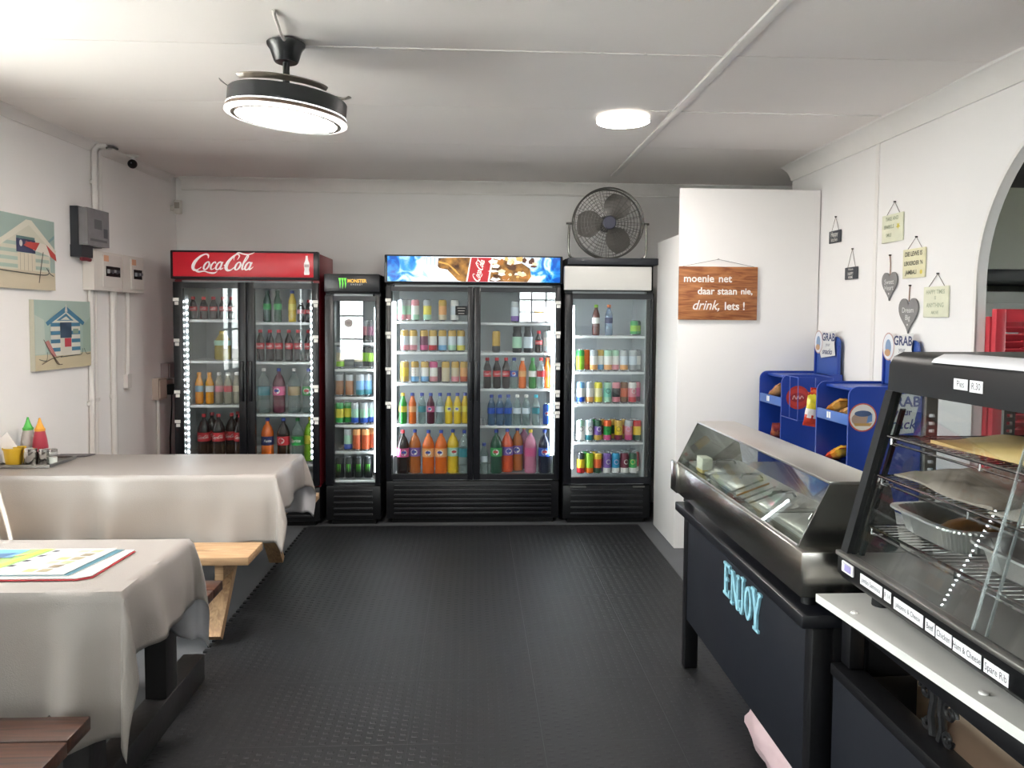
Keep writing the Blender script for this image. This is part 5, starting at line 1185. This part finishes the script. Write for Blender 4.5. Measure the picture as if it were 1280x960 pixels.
# ================================================================ counter with ENJOY lettering
NAVY = mat('navy_panel', '181a21', .5, spec=.3, var=.08, vscale=5, bump=.08, bscale=30); BLKP = mat('black_counter_paint', '0d0d10', .45, spec=.3, var=.15, vscale=12)
t = thing('serving_counter', (1.25, 2.73, 0), 'dark navy serving counter with ENJOY lettering', 'counter')
MB().rbox(.918, 1.60, 2.060, 3.415, .712, .750, mat('counter_top', '14151a', .35, var=.3, vscale=25), .005).build('worktop', t)
MB().rbox(.955, .975, 2.115, 3.325, .238, .711, NAVY, .003).build('front_panel', t)
for (x, y) in ((.95, 2.062), (.95, 3.328), (1.53, 2.062), (1.53, 3.328)): MB().rbox(x, x+.06, y, y+.05, .0125 if x < 1.2 else .001, .7115, BLKP, .004).build('leg', t)
MB().rbox(1.012, 1.528, 2.07, 2.09, .10, .711, BLKP, .003).build('end_panel', t)
MB().box(1.55, 1.565, 2.115, 3.325, .20, .711, BLKP).build('rear_panel', t)
LET = {'E': [(0, 0), (.55, 0), (.55, .24), (.47, .24), (.45, .1), (.25, .1), (.25, .46), (.38, .46), (.38, .56), (.25, .56), (.25, .9), (.45, .9), (.47, .76), (.55, .76), (.55, 1), (0, 1), (0, .92), (.08, .92), (.08, .08), (0, .08)],
 'N': [(0, 0), (.2, 0), (.2, .07), (.16, .07), (.16, .72), (.48, 0), (.62, 0), (.62, .93), (.68, .93), (.68, 1), (.44, 1), (.44, .93), (.5, .93), (.5, .32), (.22, 1), (0, 1), (0, .93), (.05, .93), (.05, .07), (0, .07)],
 'J': [(.24, 1), (.24, .93), (.30, .93), (.30, .1), (.24, .02), (.16, .08), (.16, .25), (.03, .25), (.03, .06), (.16, -.1), (.34, -.1), (.46, .08), (.46, .93), (.52, .93), (.52, 1)],
 'Y': [(.0, 1), (0, .93), (.06, .93), (.24, .42), (.24, .07), (.16, .07), (.16, 0), (.52, 0), (.52, .07), (.42, .07), (.42, .42), (.6, .93), (.66, .93), (.66, 1), (.44, 1), (.44, .93), (.48, .93), (.36, .58), (.22, .93), (.26, .93), (.26, 1)]}
CY = mat('cyan_letter', '8fc3d4', .35, var=.25, vscale=30)
for ch, y, w, z, h in (('E', 2.815, .085, .545, .122), ('N', 2.735, .088, .535, .125), ('J', 2.652, .072, .548, .122), ('O', 2.590, .066, .540, .118), ('Y', 2.528, .088, .532, .138)):
    m = MB()
    if ch == 'O':
        n = 20; o = [(.955-.001, y-w/2+w/2*math.cos(2*PI*i/n), z+h/2+h/2*math.sin(2*PI*i/n)) for i in range(n)]; q = [(.954, y-w/2+w/4.2*math.cos(2*PI*i/n), z+h/2+h/2.7*math.sin(2*PI*i/n)) for i in range(n)]
        for i in range(n): j = (i+1) % n; m.prism([o[i], o[j], q[j], q[i]], (-.008, 0, 0), CY)
    else: m.prism([(.954, y-a/.66*w, z+b*h) for a, b in LET[ch]], (-.008, 0, 0), CY)
    m.build('letter', t)

# ================================================================ stainless food warmer on the counter
t = thing('food_warmer', (1.2, 2.79, .7505), 'stainless steel food warmer with slanted glass on the counter', 'food warmer')
b = MB(); b.rbox(.93, 1.46, 2.10, 3.485, .785, .918, STEEL, .006); base = b.build('base', t)
MB().rbox(.918, .932, 3.40, 3.50, .79, .925, STEEL, .003).build('corner_bracket', base)
for x, y in ((.98, 2.16), (1.40, 2.16), (.98, 3.42), (1.40, 3.42)): MB().lathe([(.022, .7505), (.018, .786)], (x, y, 0), 12, BLACKM).build('foot', t)
prof = [(.940, .918), (1.030, 1.100), (1.21, 1.100), (1.245, .918)]
MB().prism([(x, 2.150, z) for x, z in prof], (0, .006, 0), STEEL).build('end_panel', t)
MB().prism([(x, 3.466, z) for x, z in prof], (0, .006, 0), STEEL).build('end_panel', t)
MB().prism([(.941, 2.157, .9215), (.944, 2.157, .9205), (1.033, 2.157, 1.0995), (1.030, 2.157, 1.1005)], (0, 1.308, 0), GLASS).build('front_glass', t)
MB().rbox(1.028, 1.205, 2.150, 3.472, 1.101, 1.109, mat('hood_steel', 'c9c7c3', .3, metal=1), .002).build('hood_top', t)
MB().cyl((.942, 2.157, .920), (.942, 3.465, .920), .004, STEELD, 8).build('glass_channel', t)
PAN = mat('pan_steel', 'c9c7c3', .42, metal=.8)
for i in range(4):
    y0 = 2.20+i*.315; p = MB()
    p.rbox(.985, 1.225, y0, y0+.295, .9185, .930, PAN, .003); pan = p.build('pan', t)
    q = MB(); q.lathe([(.16, .930), (.15, .936), (.10, .944), (.02, .947)], (0, 0, 0), 4, PAN); R = Matrix.Translation(Vector((1.105, y0+.147, 0))) @ Matrix.Diagonal((.95, 1.15, 1, 1)) @ Matrix.Rotation(PI/4, 4, 'Z'); q.xf(R); q.build('lid', pan)
    MB().tube([(1.06, y0+.147, .944), (1.07, y0+.147, .962), (1.14, y0+.147, .962), (1.15, y0+.147, .944)], .005, CHROME, 8).build('handle', pan)
for i in range(4): MB().cyl((.965, 2.62+.06*i, .932), (1.10, 2.66+.06*i, .968), .0035, STEELD if i != 2 else mat('wood_handle', 'a5763a', .6), 6).build('serving_tong', t)
for y in (2.45, 2.75, 3.05): MB().sphere((.960, y, .924), .006, CHROME, 8, 6).build('fixing_knob', t)
m = MB(); m.rbox(.975, 1.02, 3.20, 3.285, .9195, .985, mat('label_card', 'e6e2d2', .6), .004); m.rbox(.974, 1.021, 3.199, 3.286, .9193, .935, mat('label_card_yellow', 'd2b978', .6), .003)
m.xf(Matrix.Identity(4)); m.build('card_box', t)

# ================================================================ white shelf, black console below
t = thing('black_console', (1.25, 1.45, 0), 'black console with navy panel under the white shelf', 'console table')
Y0, Y1 = .85, 2.028
MB().rbox(.995, 1.012, Y0, Y1, .02, .600, NAVY, .003).build('front_panel', t)
MB().rbox(.985, 1.060, Y0, Y1, .601, .634, BLKP, .006).build('ledge', t)
MB().rbox(1.062, 1.080, Y0, Y1, .58, .612, BLKP, .004).build('inner_ledge', t)
MB().rbox(1.015, 1.075, Y0, Y1, .752, .796, BLKP, .004).build('top_rail', t)
MB().rbox(1.015, 1.56, Y1-.022, Y1, .02, .60, BLKP, .003).rbox(1.082, 1.56, Y1-.022, Y1, .60, .796, BLKP, .003).build('end_panel', t)
MB().rbox(1.015, 1.055, Y1-.05, Y1-.001, .635, .7515, BLKP, .003).build('corner_post', t)
MB().rbox(1.22, 1.235, Y0, Y1-.024, .30, .796, mat('beige_board', 'c0a992', .7, var=.05), .002).build('beige_board', t)
MB().rbox(1.415, 1.56, Y0, Y1-.024, .02, .30, BLKP, .003).build('rear_base', t)
IRON = mat('cast_iron_black', '141416', .4, var=.2, vscale=30)
def scroll(cy, cz, r, a0, turns, dirn, x=1.045):
    n = 26; return [(x, cy+(r*(1-.75*i/n))*math.cos(a0+dirn*turns*2*PI*i/n), cz+(r*(1-.75*i/n))*math.sin(a0+dirn*turns*2*PI*i/n)) for i in range(n+1)]
for yb_ in (1.635, 1.02):
    b = MB(); b.tube([(1.045, yb_+.012, .636), (1.045, yb_+.020, .68), (1.045, yb_+.012, .72), (1.045, yb_+.016, .7515)], .010, IRON, 8); br = b.build('scroll_bracket', t)
    MB().tube([(1.045, yb_-.012, .636), (1.045, yb_-.022, .67), (1.045, yb_-.014, .70), (1.045, yb_-.018, .7515)], .009, IRON, 8).build('bracket_stem', br)
    for c in ((yb_+.045, .725, .022, 0, 1.3, 1), (yb_-.045, .715, .024, PI, 1.3, -1), (yb_+.035, .655, .016, 0, 1.2, -1), (yb_-.04, .655, .018, PI, 1.2, 1)): MB().tube(scroll(*c), .0055, IRON, 6).build('scroll', br)
m = MB(); m.prism([(.947, 2.042, .798), (1.055, .86, .798), (1.66, .86, .798), (1.66, 2.042, .798)], (0, 0, .022), mat('white_laminate', 'dcdcd8', .35))
t = m.build('white_shelf', label='long white laminate shelf under the black heated case', cat='shelf')
for x, y in ((.985, 1.90), (1.035, 1.47)): MB().lathe([(.010, .8203), (.009, .8235), (.004, .8245)], (x, y, 0), 10, mat('screw_cap', 'eeece8', .2)).build('screw_cap', t)

# ================================================================ black heated display case
EDGE = glassmat('polished_glass_edge', 'cfd8d8', .25, .1, haze=('c9d2d2', .35))
CASEB = mat('case_black', '0d0e10', .4, spec=.35)
t = thing('display_case', (1.27, 1.47, .8205), 'black heated glass display case with pies and foil trays', 'display case')
C0, C1 = .90, 2.028
base = MB(); base.prism([(1.0, C0, .888), (1.0, C0, .936), (1.55, C0, .936), (1.55, C0, .862), (1.04, C0, .862), (1.015, C0, .870)], (0, C1-C0, 0), CASEB); base = base.build('base', t, 50)
for x, y in ((1.08, 1.05), (1.08, 1.95), (1.48, 1.05), (1.48, 1.95)): MB().lathe([(.022, .8205), (.020, .863)], (x, y, 0), 12, BLACKM).build('foot', t)
MB().rbox(.994, 1.020, C0, C1+.004, .935, .947, STEELD, .002).build('front_ledge', base)
MB().box(1.02, 1.54, C0+.01, C1-.01, .9365, .941, mat('case_floor_steel', 'c4c2be', .45, metal=.7)).build('case_floor', t)
def gx(z): return 1.012+(z-.945)/(1.385-.945)*.113         # the slanted glass
hp = [(1.125, 1.385), (1.128, 1.455), (1.140, 1.478), (1.165, 1.490), (1.55, 1.492), (1.55, 1.385)]
hd = MB().prism([(x, C0, z) for x, z in hp], (0, C1-C0, 0), CASEB).build('header', t, 60)
MB().prism([(1.1345, C0, 1.4705), (1.140, C0, 1.4785), (1.165, C0, 1.4905), (1.215, C0, 1.4909), (1.215, C0, 1.4925), (1.164, C0, 1.4922), (1.138, C0, 1.480), (1.132, C0, 1.4715)], (0, 1.845-C0, 0), mat('white_film', 'e8e6ea', .4)).build('white_strip', hd)
for y, w in ((C1-.018, .034), (C0+.018, .034)):
    MB().prism([(gx(.945)-.006, y-w/2, .945), (gx(.945)+.022, y-w/2, .945), (gx(1.385)+.022, y-w/2, 1.386), (gx(1.385)-.006, y-w/2, 1.386)], (0, w, 0), CASEB).build('corner_frame', t)
MB().prism([(gx(.945)+.026, C1-.05, .945), (gx(.945)+.036, C1-.05, .945), (gx(1.34)+.036, C1-.05, 1.34), (gx(1.34)+.026, C1-.05, 1.34)], (0, .012, 0), BLACKM).build('inner_rail', t)
MB().prism([(gx(.945)+.012, C1-.006, .941), (1.525, C1-.006, .941), (1.525, C1-.006, 1.386), (gx(1.385)+.012, C1-.006, 1.386)], (0, .004, 0), ACRYL).build('end_glass', t)
for (y0, y1, o) in ((1.448, C1-.037, .006), (C0+.037, 1.480, -.001)):
    pn = MB().prism([(gx(.948)+o, y0, .948), (gx(.948)+o+.004, y0, .948), (gx(1.384)+o+.004, y0, 1.384), (gx(1.384)+o, y0, 1.384)], (0, y1-y0, 0), ACRYL).build('sliding_glass', t)
    ye = y0 if o > 0 else y1
    MB().prism([(gx(.948)+o-.001, ye-.002, .948), (gx(.948)+o+.0045, ye-.002, .948), (gx(1.384)+o+.0045, ye-.002, 1.384), (gx(1.384)+o-.001, ye-.002, 1.384)], (0, .004, 0), EDGE).build('glass_edge', pn)
MB().box(1.525, 1.548, C0, C1, .936, 1.386, BLACKM).build('rear_door', t)
for x in (1.238, 1.455):                                    # slotted shelf posts
    p = MB(); p.box(x-.016, x-.008, C1-.022, C1-.012, .941, 1.385, STEELD).box(x+.008, x+.016, C1-.022, C1-.012, .941, 1.385, STEELD)
    z = .945
    while z < 1.385: z2 = min(z+(.012 if z < 1.32 else .06), 1.385); p.box(x-.008, x+.008, C1-.022, C1-.012, z, z2, STEELD); z += .021 if z < 1.32 else .07
    p.build('slotted_post', t)
for (xf, z) in ((1.098, 1.268), (1.075, 1.163), (1.052, 1.030)):
    r = MB(); r.tube([(xf, C0+.06, z), (xf, C1-.06, z), (1.50, C1-.06, z), (1.50, C0+.06, z)], .004, CHROME, 8, True); r.tube([(xf+.004, C0+.06, z-.016), (xf+.004, C1-.06, z-.016)], .003, CHROME, 6); rk = r.build('wire_rack', t)
    w = MB(); n = 44
    for i in range(1, n): y = C0+.06+(C1-C0-.12)*i/n; w.tube([(xf, y, z+.003), (1.50, y, z+.003)], .0016, CHROME, 5)
    for x in (1.2, 1.35): w.tube([(x, C0+.06, z-.002), (x, C1-.06, z-.002)], .0025, CHROME, 5)
    w.build('rack_wire', rk)['kind'] = 'stuff'
    for y in (1.25, 1.60, C1-.075): MB().tube([(xf, y, z), (xf-.001, y, z-.018), (xf+.012, y, z-.022), (xf+.03, y, z-.020)], .003, CHROME, 6).build('rack_clip', rk)
# price labels
PT = mat('label_paper', 'f2f1f4', .5)
def tagtext(y0, y1, z0, z1, s, sz, par=base, x=.9995, sx=.8):
    o = MB().box(x-.0016, x-.0002, y1, y0, z0, z1, PT).build('price_label', par); d = D2((x-.0018, (y0+y1)/2, (z0+z1)/2), (0, -1, 0), (0, 0, 1), .0003); d.text(s, 0, 0, sz, '2a2a30', 1, sx=sx); d.build('label_text', o)
o = MB().rbox(.993, .9998, 1.935, 1.995, .900, .930, PT, .003).build('thermostat_plate', base); d = D2((.9928, 1.965, .915), (0, -1, 0), (0, 0, 1), .0003); d.rect(-.012, .024, -.009, .009, '9b93c4', 1); d.rect(-.022, .024, .010, .0115, '4a4a52', 1); d.build('plate_print', o)
tagtext(1.902, 1.797, .897, .924, 'Jumbo Samoosa', .0185, sx=.78); tagtext(1.787, 1.757, .897, .924, 'R 14', .018, sx=.75); tagtext(1.744, 1.625, .892, .920, 'Jalapeno & Cheese', .0175, sx=.76)
tagtext(1.616, 1.582, .892, .919, 'Beef', .020, sx=.72); tagtext(1.577, 1.523, .891, .918, 'Chicken', .020, sx=.72); tagtext(1.518, 1.430, .890, .917, 'Ham & Cheese', .0195, sx=.74); tagtext(1.421, 1.352, .890, .916, 'Spare Rib', .0205, sx=.8)
tagtext(1.742, 1.692, 1.415, 1.440, 'Pies', .022, hd, 1.1262); tagtext(1.684, 1.640, 1.413, 1.440, 'R.30', .022, hd, 1.1262)
# food in the case
def foil(x0, x1, y0, y1, z0, h, label):
    t = thing('foil_tray', ((x0+x1)/2, (y0+y1)/2, z0), label, 'foil tray', 'foil trays in the heated case')
    F = mat('crinkled_foil', 'dcdad6', .32, metal=.75, bump=.6, bscale=70); m = MB(); n = 96; rings = []
    def ring(ins, z, cor):
        out = []; w, l = (x1-x0)/2-ins, (y1-y0)/2-ins
        for i in range(n):
            a = 2*PI*i/n; ca, sa = math.cos(a), math.sin(a); e = .35; k = (cor if i % 2 else -cor)
            out.append(((x0+x1)/2+(w+k)*math.copysign(abs(ca)**e, ca), (y0+y1)/2+(l+k)*math.copysign(abs(sa)**e, sa), z))
        return out
    R_ = [ring(.030, z0, 0), ring(.022, z0+.006, .002), ring(.010, z0+h*.8, .0025), ring(.004, z0+h, .001), ring(-.010, z0+h, .001), ring(-.011, z0+h-.005, .001)]
    vs = [p for r in R_ for p in r]; fs = [[j*n+i, j*n+(i+1) % n, (j+1)*n+(i+1) % n, (j+1)*n+i] for j in range(len(R_)-1) for i in range(n)]+[list(range(n))]
    m.add(vs, fs, F); m.build('tray', t, 25); return t
def lump(name, par, c, rx, ry, rz, m, seed, label=None, cat=None, grp=None):
    rnd = random.Random(seed); P = [rnd.uniform(0, 6) for _ in range(6)]; b = MB(); b.sphere((0, 0, 0), 1, m, 20, 12)
    for i, p in enumerate(b.v): k = 1+.10*math.sin(5*p.x+P[0])*math.sin(4*p.y+P[1])+.06*math.sin(9*p.y+P[2])*math.sin(8*p.z+P[3]); b.v[i] = Vector((c[0]+p.x*rx*k, c[1]+p.y*ry*k, c[2]+max(p.z, -.55)*rz*k))
    if par: return b.build(name, par, 60)
    return b.build(name, None, 60, label=label, cat=cat, group=grp)
FRY = mat('fried_crust', '8a5a2c', .45, var=.35, vscale=28, bump=.5, bscale=60)
RZ = 1.0355
foil(1.086, 1.41, 1.655, 1.945, RZ, .062, 'crinkled foil tray holding one fried piece, farther tray')
foil(1.086, 1.41, 1.32, 1.622, RZ, .062, 'crinkled foil tray holding fried pieces, nearer tray')
G2 = 'fried food in foil trays'
lump('fried_food', None, (1.235, 1.80, RZ+.024), .10, .05, .032, FRY, 1, 'long brown fried piece in the farther foil tray', 'fried food', G2)
lump('fried_food', None, (1.20, 1.47, RZ+.024), .065, .085, .032, mat('fried_crust_red', '93502c', .45, var=.35, vscale=28, bump=.5, bscale=60), 5, 'reddish brown fried piece in the nearer foil tray', 'fried food', G2)
def sheet(name, x0, x1, y0, y1, z, hmax, m, seed, label, cat):
    rnd = random.Random(seed); P = [rnd.uniform(0, 6) for _ in range(6)]; nx, ny = 22, 30; top = []; b = MB()
    def f(u, v): return hmax*(math.sin(PI*min(1, max(0, u)))**.5*math.sin(PI*v)**.5)*(.75+.25*math.sin(4*u+5*v+P[0]))+.004*math.sin(13*u+P[1])*math.sin(11*v+P[2])+.0025*math.sin(29*u+P[3])*math.sin(23*v+P[4])
    for k in (0, 1):
        for j in range(ny+1):
            for i in range(nx+1):
                u, v = i/nx, j/ny; wob = .012*math.sin(7*v+P[5])
                top.append((x0+(x1-x0)*u+wob*(1-u), y0+(y1-y0)*v+.01*math.sin(8*u+P[0]), (z+.006+max(0, f(u, v))) if k else z+.001))
    n = (nx+1)*(ny+1); q = lambda o: [(o+j*(nx+1)+i, o+j*(nx+1)+i+1, o+(j+1)*(nx+1)+i+1, o+(j+1)*(nx+1)+i) for j in range(ny) for i in range(nx)]
    fs = q(0)+q(n)
    ed = [i for i in range(nx+1)]+[j*(nx+1)+nx for j in range(1, ny+1)]+[ny*(nx+1)+i for i in range(nx-1, -1, -1)]+[j*(nx+1) for j in range(ny-1, 0, -1)]
    fs += [(ed[i], ed[(i+1) % len(ed)], n+ed[(i+1) % len(ed)], n+ed[i]) for i in range(len(ed))]
    b.add(top, fs, m); return b.build(name, smooth=60, label=label, cat=cat)
sheet('wrapped_pastry', 1.135, 1.47, 1.10, 1.83, 1.2735, .055, mat('yellow_wrapper', 'd9b878', .45, var=.12, vscale=6), 2, 'flat pastry in yellow greaseproof paper on the top rack', 'pastry')
sheet('paper_parcel', 1.10, 1.46, 1.56, 1.93, 1.1685, .045, mat('brown_paper', 'aa9c90', .7, var=.08, vscale=8), 4, 'brown paper parcel on the middle rack, farther one', 'parcel')
sheet('paper_parcel', 1.09, 1.46, 1.10, 1.54, 1.1685, .048, mat('pale_paper', 'bdb1a6', .7, var=.08, vscale=8), 9, 'paler paper parcel on the middle rack, nearer one', 'parcel')

# --- pale plastic bag under the counter
rnd = random.Random(4); b = MB(); b.sphere((0, 0, 0), 1, mat('pinkish_plastic_bag', 'c9b0b4', .35, spec=.6, var=.06, vscale=8, bump=.5, bscale=14), 40, 24)
for i, p in enumerate(b.v):
    k = 1+.05*math.sin(6*p.y+1)*math.sin(5*p.z)+.03*math.sin(13*p.y+3*p.z)+.025*math.sin(17*p.z+4*p.x)
    b.v[i] = Vector((1.135+p.x*.145*k, 2.53+p.y*.33*k, max(.0125, .10+p.z*.115*k)))
b.build('plastic_bag', smooth=60, label='pale pink plastic bag bulging out under the counter', cat='bag')

# --- red louvred doors in the arch
REDD = mat('red_door_paint', 'b8303c', .4, var=.05, vscale=6)
def louvre(x0, x1, y, z0, z1, label):
    t = thing('louvre_door', ((x0+x1)/2, y, z0), label, 'louvred door', 'red louvred doors')
    for a, b in ((x0, x0+.05), (x1-.05, x1)): MB().rbox(a, b, y, y+.032, z0, z1, REDD, .004).build('stile', t)
    for a, b in ((z0, z0+.09), (z1-.06, z1), ((z0+z1)/2-.04, (z0+z1)/2+.04)): MB().rbox(x0+.05, x1-.05, y+.001, y+.031, a, b, REDD, .003).build('rail', t)
    sl = MB(); sl.box(-(x1-x0)/2+.05, (x1-x0)/2-.05, -.016, .016, -.004, .004, REDD); sl.xf(Matrix.Rotation(-.75, 4, 'X')); sm = sl.mesh('slat')
    for lo, hi in ((z0+.10, (z0+z1)/2-.05), ((z0+z1)/2+.05, z1-.07)):
        n = int((hi-lo)/.034)
        for i in range(n): place('slat', sm, t, (0, .016, lo+.017+i*.034-z0))
louvre(2.412, 2.95, 3.44, .02, 1.635, 'red louvred door leaf standing open in the arch')
louvre(2.408, 2.62, 3.478, .02, 1.60, 'second red louvred door leaf folded behind the first')
# ================================================================ fan on the cooler
FX, FY, FZ, FR_ = 1.045, 6.02, 2.325, .272
GUN = mat('gunmetal', '6a6763', .35, metal=.8)
t = thing('drum_fan', (FX, FY, 2.0365), 'dark metal floor fan standing on top of the white-headed cooler', 'fan')
def ringpts(r, y, n=48): return [(FX+r*math.cos(2*PI*i/n), y, FZ+r*math.sin(2*PI*i/n)) for i in range(n)]
MB().tube(ringpts(FR_, FY-.045), .007, GUN, 8, True).tube(ringpts(FR_, FY+.045), .007, GUN, 8, True).build('cage_rim', t)
for nm, y0, y1 in (('front_grille', FY-.085, FY-.045), ('rear_grille', FY+.075, FY+.045)):
    g = MB(); n = 9
    for i in range(1, n): f = i/n; g.tube(ringpts(.045+(FR_-.045)*f, y0+(y1-y0)*f*f, 40), .0017, GUN, 5, True)
    for i in range(28):
        a = 2*PI*i/28; g.tube([(FX+r*math.cos(a), y0+(y1-y0)*((r-.045)/(FR_-.045))**2, FZ+r*math.sin(a)) for r in (.045, .12, .2, FR_)], .0017, GUN, 5)
    g.build(nm, t)['kind'] = 'stuff'
MB().lathe([(.05, -.006), (.052, 0), (.045, .006)], (FX, FY-.087, FZ), 20, mat('hub_badge', '3f4154', .35), X=Matrix.Rotation(PI/2, 3, 'X')).build('hub_badge', t)
MB().lathe([(.06, -.06), (.065, .0), (.05, .05)], (FX, FY+.03, FZ), 20, BLACKM, X=Matrix.Rotation(PI/2, 3, 'X')).build('motor', t)
BLD = mat('blade_metal', '7d7975', .4, metal=.6)
for k in range(3):
    a0 = math.radians(62+120*k); m = MB(); vs = []; nr, na = 6, 8
    for s in (0, 1):
        for j in range(nr+1):
            r = .05+.195*j/nr; half = .30+.42*math.sin(PI*min(1, .25+j/nr*.75))
            for i in range(na+1):
                v = i/na*2-1; a = a0+half*v; vs.append((FX+r*math.cos(a), FY-.01+v*.035+s*.002, FZ+r*math.sin(a)))
    N = (nr+1)*(na+1); fs = [[o+j*(na+1)+i, o+j*(na+1)+i+1, o+(j+1)*(na+1)+i+1, o+(j+1)*(na+1)+i] for o in (0, N) for j in range(nr) for i in range(na)]
    m.add(vs, fs, BLD); m.build('blade', t, 60)
st = MB(); pth = [(FX-FR_-.03, FY, FZ), (FX-FR_-.035, FY, FZ-.15), (FX-FR_-.03, FY, 2.09), (FX-FR_-.005, FY, 2.055), (FX-.20, FY-.02, 2.0455), (FX, FY-.04, 2.0455), (FX+.20, FY-.02, 2.0455), (FX+FR_+.005, FY, 2.055), (FX+FR_+.03, FY, 2.09), (FX+FR_+.035, FY, FZ-.15), (FX+FR_+.03, FY, FZ)]
st.tube(spline(pth, 5), .009, mat('fan_tube', '8a8782', .22, metal=1), 8); st.build('stand', t)
for s in (-1, 1): MB().cyl((FX+s*FR_, FY, FZ), (FX+s*(FR_+.055), FY, FZ), .009, GUN).build('pivot_knob', t)

# ================================================================ ceiling fan with light
PX, PY = -.782, 3.285
t = thing('ceiling_fan', (PX, PY, CZ), 'black ceiling fan with glowing round light and folded blades', 'ceiling fan')
MB().lathe([(.045, CZ-.088), (.050, CZ-.082), (.066, CZ-.035), (.076, CZ-.022), (.078, CZ-.010)], (PX, PY, 0), 28, BLACK).build('canopy', t)
MB().cyl((PX, PY, CZ-.20), (PX, PY, CZ-.085), .014, BLACK).build('down_rod', t)
T = Matrix.Translation(Vector((PX, PY, 2.392))) @ Matrix.Rotation(math.radians(5.2), 4, 'Y') @ Matrix.Rotation(math.radians(1.0), 4, 'X')
def dl(prof, m, n=48): b = MB(); b.lathe(prof, n=n, m=m); return b.xf(T)
dl([(.05, .115), (.236, .095), (.240, .090), (.240, .036), (.236, .032)][::-1], mat('fan_drum', '131418', .4, spec=.35)).build('drum', t)
dl([(.236, .026), (.243, .027), (.243, .032), (.236, .033)], mat('fan_white_ring', 'ffffff', .4, emit=.6)).build('upper_light_ring', t)
dl([(.230, .010), (.244, .013), (.243, .026), (.230, .026)], mat('fan_brown_ring', '5d4a3a', .4)).build('brown_ring', t)
dl([(.2, .0), (.238, -.002), (.248, .004), (.247, .012), (.23, .0125)], mat('fan_rim_light', 'ffffff', .4, emit=.5, ecol='fffaf2')).build('light_rim', t)
dl([(.001, -.009), (.12, -.008), (.19, -.005), (.214, -.0005)], mat('fan_diffuser', 'ffffff', .4, emit=56, ecol='fff6ee')).build('diffuser', t)
dl([(.214, -.0022), (.222, -.0026), (.222, .0), (.214, .0)], mat('fan_groove', '4b4238', .5)).build('groove_ring', t)
BLF = mat('smoky_blade', '6f665c', .3, spec=.5)
for a0, a1, r0, z0, z1 in ((3.4, 1.2, .265, .115, .128), (-.2, 1.5, .250, .105, .185), (-2.3, -.4, .235, .112, .125)):
    m = MB(); n = 16; vs = []
    for s in (0, .004):
        for i in range(n+1):
            f = i/n; a = a0+(a1-a0)*f; w = .034*math.sin(PI*min(1, .08+f*.9))**.5; r = r0-.05*f
            for q in (-.5, .5): vs.append((r*math.cos(a)+q*w*math.cos(a), r*math.sin(a)+q*w*math.sin(a), z0+(z1-z0)*f+s+q*.012))
    N = 2*(n+1); fs = [[o+2*i, o+2*i+1, o+2*i+3, o+2*i+2] for o in (0, N) for i in range(n)]+[[2*i+q, 2*i+2+q, N+2*i+2+q, N+2*i+q] for q in (0, 1) for i in range(n)]
    m.add(vs, fs, BLF); m.xf(T); m.build('folded_blade', t, 60)
m = MB(); m.tube(spline([(-.742, 2.93, CZ-.012), (-.748, 2.97, CZ-.020), (-.752, 3.03, CZ-.03), (-.765, 3.12, CZ-.026), (-.772, 3.21, CZ-.020)], 5), .007, mat('cable_white', 'dcd6d0', .5), 8)
m.build('power_cord', t)
t = thing('ceiling_light', (.832, 4.335, CZ), 'round glowing white ceiling light beside the batten', 'ceiling light')
MB().lathe([(.146, CZ-.034), (.150, CZ-.030), (.150, CZ-.008)], (.832, 4.335, 0), 40, mat('lamp_rim', 'efece6', .4, emit=.5), capb=False).build('rim', t)
MB().lathe([(.001, CZ-.038), (.10, CZ-.038), (.146, CZ-.033)], (.832, 4.335, 0), 40, mat('lamp_diffuser', 'ffffff', .4, emit=62, ecol='fff8f2')).build('diffuser', t)
